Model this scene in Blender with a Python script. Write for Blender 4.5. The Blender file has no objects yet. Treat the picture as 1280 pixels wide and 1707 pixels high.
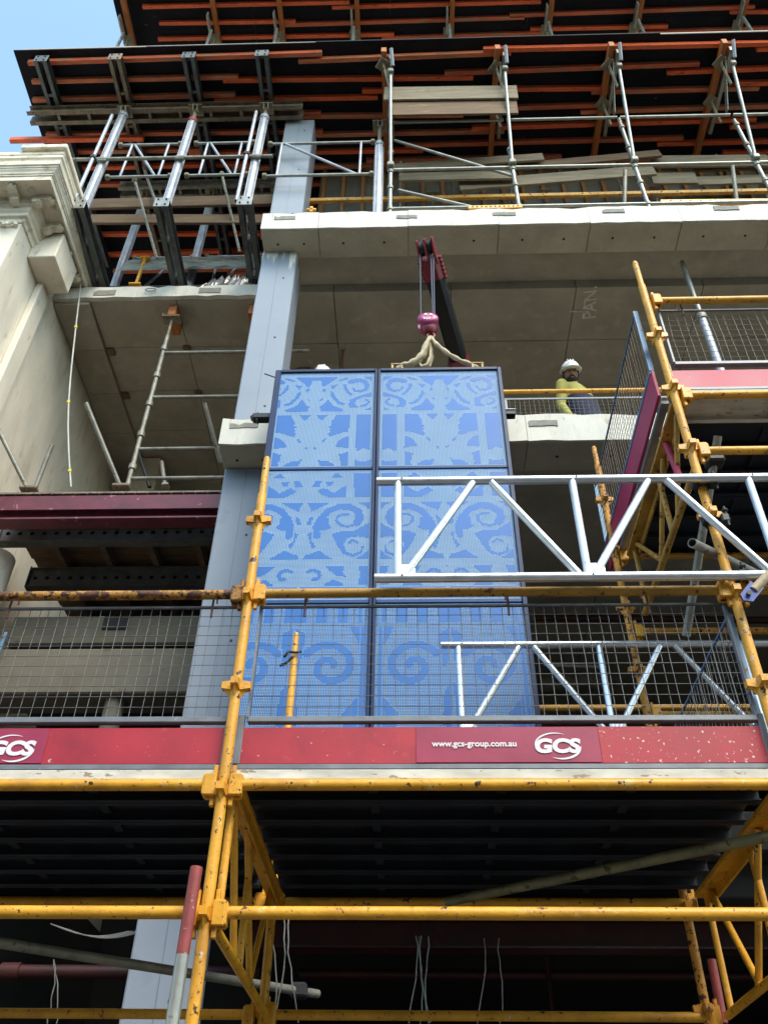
import bpy, math, random
import numpy as np
from mathutils import Vector, Matrix

random.seed(7)
scene = bpy.context.scene
COL = scene.collection

# ------------------------------------------------------------------ camera
FPX, PCX, PCY = 1480.0, 640.0, 853.5          # photograph is 1280 x 1707
def _n(v): return v / np.linalg.norm(v)
_Z = _n(np.array([25., 1733., -1480.]))
_Y = np.array([55., -1268., -1480.]); _Y = _n(_Y - _Z * _Y.dot(_Z))
_X = np.cross(_Y, _Z)
CM = np.array([_X, _Y, _Z])
CAM = np.array([0., 0., 1.6])
cam_data = bpy.data.cameras.new("camera")
cam = bpy.data.objects.new("camera", cam_data)
COL.objects.link(cam)
mw = Matrix([list(CM[0]) + [CAM[0]], list(CM[1]) + [CAM[1]], list(CM[2]) + [CAM[2]], [0, 0, 0, 1]])
cam.matrix_world = mw
cam_data.sensor_fit = 'VERTICAL'
cam_data.sensor_height = 36.0
cam_data.lens = FPX / 1707.0 * 36.0
cam_data.clip_start = 0.05
cam_data.clip_end = 2000.0
scene.camera = cam

# ------------------------------------------------------------------ sky, sun, exposure
SUN_EL, SUN_AZ = math.radians(50), math.radians(150)    # azimuth clockwise from +Y
world = bpy.data.worlds.new("World"); scene.world = world
world.use_nodes = True
wn = world.node_tree.nodes; wl = world.node_tree.links
wn.clear()
sky = wn.new('ShaderNodeTexSky'); sky.sky_type = 'NISHITA'; sky.sun_disc = False
sky.sun_elevation = SUN_EL; sky.sun_rotation = SUN_AZ
sky.air_density = 1.0; sky.dust_density = 1.2; sky.ozone_density = 1.0
bg = wn.new('ShaderNodeBackground'); bg.inputs['Strength'].default_value = 0.15
wo = wn.new('ShaderNodeOutputWorld')
tint = wn.new('ShaderNodeMix'); tint.data_type = 'RGBA'; tint.blend_type = 'MULTIPLY'; tint.inputs[0].default_value = 1.0
tint.inputs[7].default_value = (1.12, 1.19, 1.04, 1.0)          # thin summer haze: the whole sky a little paler and greener
wl.new(sky.outputs[0], tint.inputs[6]); wl.new(tint.outputs[2], bg.inputs['Color']); wl.new(bg.outputs[0], wo.inputs['Surface'])
sun_data = bpy.data.lights.new("sun", 'SUN')
sun_data.energy = 0.85; sun_data.angle = math.radians(30); sun_data.color = (1.0, 0.93, 0.82)
sun = bpy.data.objects.new("sun", sun_data); COL.objects.link(sun)
sd = Vector((math.sin(SUN_AZ) * math.cos(SUN_EL), math.cos(SUN_AZ) * math.cos(SUN_EL), math.sin(SUN_EL)))
sun.rotation_euler = sd.to_track_quat('Z', 'Y').to_euler()
sun.location = sd * 40
vs = scene.view_settings
vs.view_transform = 'Standard'; vs.look = 'None'; vs.gamma = 1.0; vs.use_curve_mapping = False
vs.exposure = 1.68

# ------------------------------------------------------------------ pixel -> point
def ray(px, py): return CM @ np.array([px - PCX, -(py - PCY), -FPX])
def PD(px, py, D): r = ray(px, py); return Vector(CAM + r * (D / r[1]))
def PZ(px, py, z): r = ray(px, py); return Vector(CAM + r * ((z - CAM[2]) / r[2]))

# ------------------------------------------------------------------ materials
def mat(name, col, rough=0.6, metal=0.0, var=0.18, scale=5.0, chips=(), bump=0.08, bscale=60.0,
        spec=0.5, stretch=(1, 1, 1), col2=None, fine=0.0):
    m = bpy.data.materials.new(name); m.use_nodes = True
    nt = m.node_tree; N = nt.nodes; L = nt.links
    b = N['Principled BSDF']
    b.inputs['Roughness'].default_value = rough; b.inputs['Metallic'].default_value = metal
    b.inputs['Specular IOR Level'].default_value = spec
    tc = N.new('ShaderNodeTexCoord'); mp = N.new('ShaderNodeMapping')
    mp.inputs['Scale'].default_value = stretch
    L.new(tc.outputs['Object'], mp.inputs['Vector'])
    def noise(s, detail=4.0, rg=0.55):
        n = N.new('ShaderNodeTexNoise'); n.inputs['Scale'].default_value = s
        n.inputs['Detail'].default_value = detail; n.inputs['Roughness'].default_value = rg
        L.new(mp.outputs[0], n.inputs['Vector']); return n
    def ramp(src, p0, p1, c0=(0, 0, 0, 1), c1=(1, 1, 1, 1)):
        r = N.new('ShaderNodeValToRGB'); e = r.color_ramp.elements
        e[0].position = p0; e[0].color = c0; e[1].position = p1; e[1].color = c1
        L.new(src, r.inputs[0]); return r
    def mix(fac, a, bb):
        x = N.new('ShaderNodeMix'); x.data_type = 'RGBA'
        if fac is None: x.inputs[0].default_value = 0.5
        else: L.new(fac, x.inputs[0])
        for s, v in ((6, a), (7, bb)):
            if isinstance(v, tuple): x.inputs[s].default_value = v
            else: L.new(v, x.inputs[s])
        return x.outputs[2]
    c0 = tuple(max(0, c * (1 - var)) for c in col) + (1,)
    c1 = (tuple(min(1, c * (1 + var)) for c in col) if col2 is None else tuple(col2)) + (1,)
    n1 = noise(scale)
    out = mix(ramp(n1.outputs[0], 0.32, 0.68).outputs[0], c0, c1)
    if fine:
        nf = noise(scale * 14, 3)
        out = mix(ramp(nf.outputs[0], 0.3, 0.7, (0, 0, 0, 1), (fine, fine, fine, 1)).outputs[0], out,
                  tuple(c * 0.45 for c in col) + (1,))
    for ch in chips:
        cc, th, sc = ch[:3]; sw = ch[3] if len(ch) > 3 else 0.035
        nc = noise(sc, 3, 0.6)
        out = mix(ramp(nc.outputs[0], th, th + sw).outputs[0], out, tuple(cc) + (1,))
    L.new(out, b.inputs['Base Color'])
    if bump:
        nb = noise(bscale, 4)
        bp = N.new('ShaderNodeBump'); bp.inputs['Strength'].default_value = bump
        bp.inputs['Distance'].default_value = 0.01
        L.new(nb.outputs[0], bp.inputs['Height']); L.new(bp.outputs[0], b.inputs['Normal'])
    rr = N.new('ShaderNodeMapRange'); rr.inputs[3].default_value = max(0.02, rough - 0.12)
    rr.inputs[4].default_value = min(1, rough + 0.12)
    L.new(n1.outputs[0], rr.inputs[0]); L.new(rr.outputs[0], b.inputs['Roughness'])
    return m

RUST = (0.13, 0.042, 0.016); DKRUST = (0.045, 0.017, 0.01)
M = {}
M['yellow'] = mat('yellow_paint', (0.72, 0.34, 0.022), 0.45, var=0.14, scale=7, chips=(((0.42, 0.19, 0.02), 0.54, 4, .25), ((0.76, 0.50, 0.16), 0.64, 11, .1), ((0.58, 0.50, 0.38), 0.685, 17, .05), (RUST, 0.645, 42), (DKRUST, 0.65, 22), (RUST, 0.68, 90)), bump=0.2)
M['yellow_dirty'] = mat('dirty_yellow_paint', (0.46, 0.235, 0.03), 0.55, var=0.3, scale=6, chips=((RUST, 0.60, 24), (DKRUST, 0.64, 48)), bump=0.15)
M['yellow_rust'] = mat('rusted_yellow_paint', (0.42, 0.19, 0.03), 0.7, var=0.3, scale=8, chips=((RUST, 0.50, 13), (DKRUST, 0.55, 34), ((0.08, 0.03, 0.015), 0.58, 80)), bump=0.3)
M['yellow_spot'] = mat('chipped_yellow_paint', (0.62, 0.27, 0.03), 0.6, var=0.2, scale=8, chips=((DKRUST, 0.56, 34), (RUST, 0.62, 60)), bump=0.2)
M['galv'] = mat('galvanised_steel', (0.30, 0.30, 0.27), 0.42, 0.55, var=0.22, scale=9, chips=(((0.2, 0.13, 0.08), 0.68, 18), ((0.5, 0.48, 0.4), 0.68, 30)), bump=0.08)
M['galv_old'] = mat('weathered_galvanised_steel', (0.235, 0.225, 0.185), 0.55, 0.35, var=0.3, scale=8, chips=(((0.13, 0.07, 0.035), 0.62, 20),), bump=0.15)
M['brass'] = mat('stained_galvanised_steel', (0.2, 0.185, 0.10), 0.5, 0.3, var=0.3, scale=10, chips=(((0.09, 0.07, 0.03), 0.6, 16),), bump=0.12)
M['alu'] = mat('mill_aluminium', (0.74, 0.76, 0.78), 0.32, 0.75, var=0.08, scale=12, stretch=(1, 1, 1), bump=0.03, chips=(((0.34, 0.33, 0.31), 0.69, 26),))
M['prop_alu'] = mat('prop_aluminium', (0.35, 0.37, 0.41), 0.48, 0.35, var=0.16, scale=9, bump=0.05, chips=(((0.55, 0.52, 0.48), 0.64, 14), ((0.12, 0.1, 0.1), 0.70, 24)))
M['dark_steel'] = mat('dark_soldier_steel', (0.085, 0.098, 0.098), 0.5, 0.3, var=0.3, scale=8, chips=(((0.16, 0.14, 0.11), 0.63, 20),), bump=0.12)
M['brown_steel'] = mat('mill_scale_steel', (0.20, 0.155, 0.105), 0.6, 0.3, var=0.32, scale=7, chips=(((0.25, 0.21, 0.15), 0.62, 16), ((0.06, 0.035, 0.02), 0.62, 24)), bump=0.15)
M['black_steel'] = mat('black_steel', (0.02, 0.021, 0.022), 0.5, 0.2, var=0.3, scale=9, bump=0.08)
M['plate'] = mat('dusty_head_plate', (0.235, 0.195, 0.13), 0.8, 0.1, var=0.3, scale=14, bump=0.25)
M['red_steel'] = mat('red_primer_steel', (0.045, 0.007, 0.006), 0.55, 0.0, var=0.3, scale=4, chips=(((0.05, 0.015, 0.012), 0.63, 9),))
M['purple_steel'] = mat('purple_primer_steel', (0.125, 0.02, 0.038), 0.55, 0.0, var=0.25, scale=5, chips=(((0.30, 0.14, 0.15), 0.66, 12), ((0.06, 0.02, 0.02), 0.66, 22)), bump=0.1)
M['red_board'] = mat('red_toe_board', (0.40, 0.02, 0.034), 0.5, 0.0, var=0.16, scale=3, chips=(((0.27, 0.012, 0.028), 0.52, 5, .25), ((0.42, 0.06, 0.075), 0.62, 14, .15), ((0.62, 0.50, 0.46), 0.69, 26)), bump=0.05)
M['red_speck'] = mat('splashed_red_toe_board', (0.40, 0.02, 0.034), 0.5, 0.0, var=0.16, scale=3, chips=(((0.72, 0.60, 0.54), 0.645, 62),), bump=0.05)
M['magenta_board'] = mat('magenta_toe_board', (0.42, 0.026, 0.07), 0.5, 0.0, var=0.16, scale=3, chips=(((0.55, 0.35, 0.35), 0.72, 20),), bump=0.05)
M['sticker'] = mat('plum_sticker', (0.33, 0.028, 0.072), 0.4, 0.0, var=0.14, scale=5, bump=0.02, chips=(((0.6, 0.45, 0.45), 0.74, 30),))
M['white_print'] = mat('white_print', (0.78, 0.74, 0.76), 0.5, var=0.05, bump=0)
M['trim'] = mat('grey_trim', (0.19, 0.20, 0.215), 0.5, 0.3, var=0.2, scale=8, chips=(((0.4, 0.37, 0.33), 0.70, 24),))
M['plank_edge'] = mat('limed_plank_edge', (0.60, 0.57, 0.49), 0.7, var=0.22, scale=5, stretch=(1, 3, 3), chips=(((0.30, 0.24, 0.18), 0.62, 14),))
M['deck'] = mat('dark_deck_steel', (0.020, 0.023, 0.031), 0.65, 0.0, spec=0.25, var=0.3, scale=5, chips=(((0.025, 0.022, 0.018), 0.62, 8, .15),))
M['wire'] = mat('mesh_wire', (0.165, 0.16, 0.15), 0.5, 0.5, var=0.25, scale=10, bump=0)
M['wire_rust'] = mat('rusty_mesh_wire', (0.19, 0.14, 0.10), 0.6, 0.3, var=0.3, scale=10, bump=0)
M['hook'] = mat('rusty_hook', (0.12, 0.045, 0.03), 0.7, 0.2, var=0.3, scale=10)
M['joist'] = mat('red_edged_joist', (0.78, 0.125, 0.034), 0.65, var=0.2, scale=4, stretch=(0.6, 4, 4), chips=(((0.33, 0.16, 0.09), 0.62, 7), ((0.22, 0.05, 0.03), 0.62, 12)), bump=0.1)
M['joist_c'] = mat('faded_joist', (0.60, 0.17, 0.075), 0.75, var=0.3, scale=4, stretch=(0.6, 4, 4), chips=(((0.32, 0.2, 0.13), 0.5, 5, .2), ((0.16, 0.06, 0.04), 0.62, 12, .1)), bump=0.15)
M['joist_b'] = mat('worn_joist', (0.58, 0.12, 0.048), 0.7, var=0.26, scale=5, stretch=(0.6, 4, 4), chips=(((0.34, 0.2, 0.12), 0.56, 6),), bump=0.1)
M['orange_timber'] = mat('orange_bearer', (0.40, 0.12, 0.025), 0.7, var=0.25, scale=6, stretch=(4, 0.8, 4), chips=(((0.28, 0.15, 0.07), 0.6, 9),), bump=0.1)
M['stud'] = mat('orange_stud', (0.20, 0.078, 0.018), 0.7, var=0.25, scale=6, stretch=(4, 4, 0.8), bump=0.1)
M['timber'] = mat('weathered_plank', (0.225, 0.18, 0.12), 0.85, var=0.26, scale=4, stretch=(0.5, 5, 5), chips=(((0.13, 0.09, 0.06), 0.63, 9),), bump=0.2)
M['timber_brown'] = mat('brown_plank', (0.155, 0.098, 0.055), 0.85, var=0.26, scale=4, stretch=(0.5, 5, 5), chips=(((0.25, 0.18, 0.12), 0.64, 7),), bump=0.2)
M['ply'] = mat('black_formply', (0.009, 0.008, 0.012), 0.7, spec=0.15, var=0.35, scale=2.5, chips=(((0.06, 0.055, 0.05), 0.71, 7), ((0.03, 0.03, 0.03), 0.66, 30)), bump=0.05)
M['perf_steel'] = mat('dull_perforated_steel', (0.10, 0.10, 0.10), 0.6, 0.1, var=0.25, scale=8, chips=(((0.17, 0.15, 0.12), 0.63, 14, .1),))
M['ply_grey'] = mat('grey_formply', (0.085, 0.076, 0.062), 0.8, var=0.3, scale=3, bump=0.05)
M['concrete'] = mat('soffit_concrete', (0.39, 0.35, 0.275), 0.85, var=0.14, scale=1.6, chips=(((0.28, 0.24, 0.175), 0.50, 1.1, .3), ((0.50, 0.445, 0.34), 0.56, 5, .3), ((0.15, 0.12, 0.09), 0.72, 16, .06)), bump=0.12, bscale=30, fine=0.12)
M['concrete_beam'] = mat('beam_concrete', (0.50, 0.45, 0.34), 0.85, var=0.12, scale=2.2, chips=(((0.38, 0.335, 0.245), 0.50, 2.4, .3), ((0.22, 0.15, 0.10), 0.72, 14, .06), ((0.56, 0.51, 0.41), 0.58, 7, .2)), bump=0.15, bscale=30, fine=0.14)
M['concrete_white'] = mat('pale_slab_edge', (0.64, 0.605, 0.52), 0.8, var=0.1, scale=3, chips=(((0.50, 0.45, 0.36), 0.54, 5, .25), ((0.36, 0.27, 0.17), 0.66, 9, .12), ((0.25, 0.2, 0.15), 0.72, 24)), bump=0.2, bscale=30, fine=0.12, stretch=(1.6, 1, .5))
M['mortar'] = mat('grey_mortar', (0.25, 0.23, 0.195), 0.9, var=0.2, scale=14, bump=0.3)
M['stone'] = mat('painted_stone', (0.74, 0.66, 0.53), 0.8, var=0.08, scale=2, chips=(((0.52, 0.43, 0.30), 0.54, 1.6, .3), ((0.34, 0.26, 0.18), 0.62, 5, .2), ((0.2, 0.16, 0.12), 0.72, 12, .08)), bump=0.15, bscale=25, fine=0.1, stretch=(1.8, 1.8, .55))
M['stone_old'] = mat('weathered_cornice_stone', (0.72, 0.64, 0.50), 0.85, var=0.12, scale=5, chips=(((0.36, 0.29, 0.19), 0.56, 7, .2), ((0.18, 0.145, 0.11), 0.66, 16, .12)), bump=0.3, bscale=30, fine=0.15)
M['asphalt'] = mat('asphalt', (0.05, 0.05, 0.05), 0.9, var=0.2, scale=3, bump=0.3, bscale=120)
M['paving'] = mat('paving_concrete', (0.11, 0.105, 0.095), 0.9, var=0.2, scale=2)
M['interior_shade'] = mat('shaded_interior', (0.024, 0.022, 0.02), 0.9, var=0.3, scale=1.2)  # near-black: the shade of the interior is put into the colour
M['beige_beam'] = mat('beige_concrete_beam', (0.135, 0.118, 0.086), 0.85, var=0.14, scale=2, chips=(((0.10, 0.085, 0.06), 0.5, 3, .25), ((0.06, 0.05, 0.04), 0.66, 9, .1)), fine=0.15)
M['navy'] = mat('navy_frame', (0.012, 0.026, 0.075), 0.4, 0.0, spec=0.3, var=0.15, scale=6, bump=0.02)
M['navy_mid'] = mat('blue_transom', (0.022, 0.06, 0.165), 0.4, 0.0, var=0.12, scale=5, bump=0.02, spec=0.3)
M['blue'] = mat('blue_sheet', (0.036, 0.146, 0.42), 0.42, 0.0, spec=0.3, var=0.09, scale=1.1, bump=0.02, bscale=4, chips=(((0.06, 0.175, 0.42), 0.60, 2.3, .3),))
M['pale_blue'] = mat('pale_backing', (0.52, 0.68, 0.71), 0.7, spec=0.2, var=0.05, bump=0)
M['crane_red'] = mat('crane_red', (0.17, 0.008, 0.016), 0.4, var=0.15, scale=9, chips=(((0.06, 0.01, 0.01), 0.68, 20),))
M['crane_black'] = mat('boom_black', (0.007, 0.007, 0.008), 0.5, spec=0.25, var=0.3, scale=6)
M['hook_purple'] = mat('hook_block_magenta', (0.36, 0.04, 0.145), 0.3, var=0.12, scale=9)
M['rope'] = mat('wire_rope', (0.045, 0.05, 0.08), 0.6, 0.2, var=0.2, scale=30)
M['sling'] = mat('canvas_sling', (0.50, 0.41, 0.265), 0.9, var=0.22, scale=18, bump=0.4, bscale=90)
M['lug'] = mat('lifting_lug', (0.52, 0.36, 0.15), 0.6, var=0.25, scale=20)
M['helmet'] = mat('white_helmet', (0.80, 0.80, 0.78), 0.3, var=0.04, bump=0)
M['skin'] = mat('skin', (0.36, 0.19, 0.12), 0.55, var=0.1, scale=20, bump=0.02)
M['beard'] = mat('dark_beard', (0.04, 0.028, 0.02), 0.9, var=0.3, scale=60)
M['hivis'] = mat('hi_vis_yellow', (0.34, 0.31, 0.07), 0.8, var=0.14, scale=9, bump=0.15)
M['cloth'] = mat('navy_cloth', (0.022, 0.028, 0.055), 0.9, var=0.25, scale=10, bump=0.15)
M['lens'] = mat('safety_glasses', (0.12, 0.12, 0.12), 0.1, var=0.1, bump=0)
M['foil'] = mat('crumpled_foil', (0.42, 0.40, 0.36), 0.22, 0.7, var=0.25, scale=6, bump=0.3, bscale=14)
M['grey_sheet'] = mat('grey_tarp', (0.21, 0.22, 0.20), 0.7, var=0.2, scale=5, bump=0.3, bscale=20)
M['conduit'] = mat('white_conduit', (0.40, 0.40, 0.36), 0.5, var=0.12, scale=6, bump=0)
M['cable'] = mat('grey_cable', (0.17, 0.165, 0.15), 0.6, var=0.2, scale=6, bump=0)
M['tie'] = mat('yellow_tie', (0.62, 0.50, 0.04), 0.6, bump=0)
M['chalk'] = mat('chalk', (0.62, 0.58, 0.50), 0.95, var=0.2, scale=30)
M['blue_paint'] = mat('worn_blue_paint', (0.04, 0.07, 0.28), 0.5, var=0.2, scale=14, chips=(((0.35, 0.27, 0.18), 0.56, 22),))
M['cream_paint'] = mat('worn_cream_paint', (0.42, 0.32, 0.19), 0.6, var=0.2, scale=14, chips=(((0.15, 0.1, 0.1), 0.6, 22),))
M['red_tube'] = mat('red_painted_tube', (0.27, 0.048, 0.042), 0.5, var=0.2, scale=12, chips=(((0.5, 0.4, 0.36), 0.66, 30),))
M['cyan_steel'] = mat('blue_steel_frame', (0.12, 0.20, 0.30), 0.5, 0.3, var=0.2, scale=8, chips=(((0.12, 0.05, 0.03), 0.62, 18),))
M['facade'] = mat('sandstone_render', (0.30, 0.26, 0.21), 0.9, var=0.15, scale=1)
M['pane'] = mat('dark_window_pane', (0.03, 0.035, 0.04), 0.1, bump=0)
M['glass'] = mat('lamp_white', (0.6, 0.6, 0.6), 0.4, bump=0)

def column_material():
    m = mat('grey_column_paint', (0.25, 0.28, 0.325), 0.48, 0.0, var=0.06, scale=1.2, chips=(((0.19, 0.21, 0.24), 0.6, 2.5, .2),), bump=0.03, bscale=20)
    nt = m.node_tree; N = nt.nodes; L = nt.links; b = N['Principled BSDF']
    tc = N.new('ShaderNodeTexCoord'); sp = N.new('ShaderNodeSeparateXYZ'); L.new(tc.outputs['Object'], sp.inputs[0])
    mp = N.new('ShaderNodeMapping'); mp.inputs['Scale'].default_value = (26, 26, 0.7); L.new(tc.outputs['Object'], mp.inputs[0])
    nz = N.new('ShaderNodeTexNoise'); nz.inputs['Scale'].default_value = 1.0; nz.inputs['Detail'].default_value = 3; L.new(mp.outputs[0], nz.inputs['Vector'])
    mr = N.new('ShaderNodeMapRange'); mr.inputs[1].default_value = 10.25; mr.inputs[2].default_value = 11.0
    mr.inputs[3].default_value = -0.40; mr.inputs[4].default_value = 0.17; L.new(sp.outputs[2], mr.inputs[0])
    hi = N.new('ShaderNodeMath'); hi.operation = 'GREATER_THAN'; hi.inputs[1].default_value = 11.1; L.new(sp.outputs[2], hi.inputs[0])
    ad0 = N.new('ShaderNodeMath'); ad0.operation = 'ADD'; L.new(nz.outputs[0], ad0.inputs[0]); L.new(mr.outputs[0], ad0.inputs[1])
    ad = N.new('ShaderNodeMath'); ad.operation = 'SUBTRACT'; L.new(ad0.outputs[0], ad.inputs[0]); L.new(hi.outputs[0], ad.inputs[1])
    rp = N.new('ShaderNodeValToRGB'); rp.color_ramp.elements[0].position = 0.54; rp.color_ramp.elements[1].position = 0.60; L.new(ad.outputs[0], rp.inputs[0])
    old = b.inputs['Base Color'].links[0].from_socket
    mx = N.new('ShaderNodeMix'); mx.data_type = 'RGBA'; L.new(rp.outputs[0], mx.inputs[0]); L.new(old, mx.inputs[6]); mx.inputs[7].default_value = (0.62, 0.60, 0.52, 1)
    L.new(mx.outputs[2], b.inputs['Base Color'])
    return m
M['column'] = column_material()

# ------------------------------------------------------------------ mesh building
class MB:
    def __init__(s): s.v = []; s.f = []; s.s = []
    def add(s, vs, fs, smooth=False):
        o = len(s.v); s.v.extend([tuple(p) for p in vs])
        for q in fs: s.f.append(tuple(i + o for i in q)); s.s.append(smooth)
        return s
    def obox(s, c, ax, h, bev=0.0):
        c = Vector(c); X, Y, Z = [Vector(a) for a in ax]; hx, hy, hz = h
        if bev <= 0:
            vs = [c + X * (sx * hx) + Y * (sy * hy) + Z * (sz * hz) for sx in (-1, 1) for sy in (-1, 1) for sz in (-1, 1)]
            return s.add(vs, [(0, 1, 3, 2), (4, 6, 7, 5), (0, 4, 5, 1), (2, 3, 7, 6), (0, 2, 6, 4), (1, 5, 7, 3)])
        b = min(bev, hx * .49, hy * .49, hz * .49); vs = []; idx = {}
        for sx in (-1, 1):
            for sy in (-1, 1):
                for sz in (-1, 1):
                    for k in range(3):
                        d = [hx - b, hy - b, hz - b]; d[k] += b
                        idx[(sx, sy, sz, k)] = len(vs)
                        vs.append(c + X * (sx * d[0]) + Y * (sy * d[1]) + Z * (sz * d[2]))
        fs = []
        for k in range(3):
            a, q = [i for i in range(3) if i != k]
            for sg in (-1, 1):
                r = []
                for (u, w) in ((-1, -1), (1, -1), (1, 1), (-1, 1)):
                    t = [0, 0, 0]; t[k] = sg; t[a] = u; t[q] = w; r.append(idx[(t[0], t[1], t[2], k)])
                fs.append(tuple(r))
        for k in range(3):
            a, q = [i for i in range(3) if i != k]
            for u in (-1, 1):
                for w in (-1, 1):
                    t0 = [0, 0, 0]; t0[a] = u; t0[q] = w; t0[k] = -1; t1 = list(t0); t1[k] = 1
                    fs.append((idx[(*t0, a)], idx[(*t1, a)], idx[(*t1, q)], idx[(*t0, q)]))
        for sx in (-1, 1):
            for sy in (-1, 1):
                for sz in (-1, 1):
                    fs.append(tuple(idx[(sx, sy, sz, k)] for k in range(3)))
        return s.add(vs, fs)
    def box(s, x0, x1, y0, y1, z0, z1, bev=0.0):
        return s.obox(((x0 + x1) / 2, (y0 + y1) / 2, (z0 + z1) / 2), ((1, 0, 0), (0, 1, 0), (0, 0, 1)),
                      (abs(x1 - x0) / 2, abs(y1 - y0) / 2, abs(z1 - z0) / 2), bev)
    def bar(s, p0, p1, w, h, up=(0, 0, 1), bev=0.0):
        p0 = Vector(p0); p1 = Vector(p1); d = (p1 - p0); L = d.length; d.normalize()
        u = Vector(up); u = u - d * u.dot(d)
        if u.length < 1e-4: u = Vector((0, 1, 0)) - d * d.y
        u.normalize(); r = d.cross(u)
        return s.obox((p0 + p1) / 2, (d, r, u), (L / 2, w / 2, h / 2), bev)
    def tube(s, p0, p1, r, n=12, r1=None, caps=True, hollow=0.0):
        p0 = Vector(p0); p1 = Vector(p1); r1 = r if r1 is None else r1
        d = (p1 - p0).normalized(); a = Vector((0, 0, 1)) if abs(d.z) < 0.9 else Vector((1, 0, 0))
        u = d.cross(a).normalized(); w = d.cross(u)
        ring = [(math.cos(2 * math.pi * i / n), math.sin(2 * math.pi * i / n)) for i in range(n)]
        v0 = [p0 + (u * c + w * q) * r for c, q in ring]; v1 = [p1 + (u * c + w * q) * r1 for c, q in ring]
        s.add(v0 + v1, [(i, (i + 1) % n, n + (i + 1) % n, n + i) for i in range(n)], True)
        if caps:
            if hollow:
                for P, R, V, sg in ((p0, r, v0, 1), (p1, r1, v1, -1)):
                    vi = [P + (u * c + w * q) * (R - hollow) for c, q in ring]; vd = [x + d * (sg * min(0.25, (p1 - p0).length * .45)) for x in vi]
                    s.add(V + vi, [(i, (i + 1) % n, n + (i + 1) % n, n + i) for i in range(n)])
                    s.add(vi + vd, [(i, (i + 1) % n, n + (i + 1) % n, n + i) for i in range(n)] + [tuple(range(n, 2 * n))])
            else:
                s.add(v0, [tuple(range(n))]); s.add(v1, [tuple(range(n))])
        return s
    def path(s, pts, r, n=8):
        pts = [Vector(p) for p in pts]; K = len(pts); rr = r if isinstance(r, (list, tuple)) else [r] * K
        vs = []; pu = None
        for k in range(K):
            d = (pts[min(K - 1, k + 1)] - pts[max(0, k - 1)]).normalized()
            if pu is None:
                a = Vector((0, 0, 1)) if abs(d.z) < 0.9 else Vector((1, 0, 0)); pu = d.cross(a)
            u = (pu - d * pu.dot(d)).normalized(); w = d.cross(u); pu = u
            vs += [pts[k] + (u * math.cos(2 * math.pi * i / n) + w * math.sin(2 * math.pi * i / n)) * rr[k] for i in range(n)]
        fs = [(k * n + i, k * n + (i + 1) % n, (k + 1) * n + (i + 1) % n, (k + 1) * n + i) for k in range(K - 1) for i in range(n)]
        s.add(vs, fs, True); s.add(vs[:n], [tuple(range(n))]); s.add(vs[-n:], [tuple(range(n))])
        return s
    def loft(s, rings, smooth=True, closed=True):
        n = len(rings[0]); vs = [p for r in rings for p in r]
        s.add(vs, [(k * n + i, k * n + (i + 1) % n, (k + 1) * n + (i + 1) % n, (k + 1) * n + i) for k in range(len(rings) - 1) for i in range(n)], smooth)
        if closed: s.add(rings[0], [tuple(range(n))], smooth); s.add(rings[-1], [tuple(range(n))], smooth)
        return s
    def ellipsoid(s, c, rx, ry, rz, n=16, k=10, R=None, zmin=-1.0):
        c = Vector(c); rings = []
        for j in range(k + 1):
            a = -math.pi / 2 + math.pi * j / k; zz = max(math.sin(a), zmin); cc = math.sqrt(max(0.0004, 1 - zz * zz))
            ring = []
            for i in range(n):
                p = Vector((rx * cc * math.cos(2 * math.pi * i / n), ry * cc * math.sin(2 * math.pi * i / n), rz * zz))
                ring.append(c + (R @ p if R else p))
            rings.append(ring)
        return s.loft(rings)
    def prism(s, poly, o, ax, depth):
        """poly in 2D (u,v) on axes ax[0], ax[1] from origin o, extruded along ax[2]"""
        o = Vector(o); U, V, W = [Vector(a) for a in ax]
        a = [o + U * p[0] + V * p[1] for p in poly]; b = [p + W * depth for p in a]; n = len(poly)
        s.add(a + b, [(i, (i + 1) % n, n + (i + 1) % n, n + i) for i in range(n)] + [tuple(range(n)), tuple(range(2 * n - 1, n - 1, -1))])
        return s
    def mesh(s, name, m):
        me = bpy.data.meshes.new(name); me.from_pydata(s.v, [], s.f)
        me.polygons.foreach_set('use_smooth', s.s); me.update()
        if m is not None: me.materials.append(m)
        return me

def tag(o, label=None, cat=None, group=None, kind=None):
    if label: o['label'] = label
    if cat: o['category'] = cat
    if group: o['group'] = group
    if kind: o['kind'] = kind
    return o
def thing(name, loc, label, cat, group=None):
    o = bpy.data.objects.new(name, None); COL.objects.link(o); o.location = loc
    o.empty_display_size = 0.1
    return tag(o, label, cat, group)
BASE = {}
def obj(name, mb, m, parent=None, **kw):
    me = mb if isinstance(mb, bpy.types.Mesh) else mb.mesh(name, M[m] if isinstance(m, str) else m)
    o = bpy.data.objects.new(name, me); COL.objects.link(o)
    if parent is not None:
        o.parent = parent
        r = parent
        while r.parent is not None: r = r.parent
        if parent.type == 'EMPTY': o.matrix_parent_inverse = Matrix.Translation(-Vector(r.location))
    tag(o, **kw)
    return o
def dup_tree(src, dx):
    """copy of a thing with its parts and sub-parts, moved by dx"""
    def rec(o, parent):
        c = o.copy(); COL.objects.link(c)
        if parent is not None: c.parent = parent
        for ch in list(o.children): rec(ch, c)
        return c
    r = rec(src, None); r.location = Vector(src.location) + Vector(dx)
    return r
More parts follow.
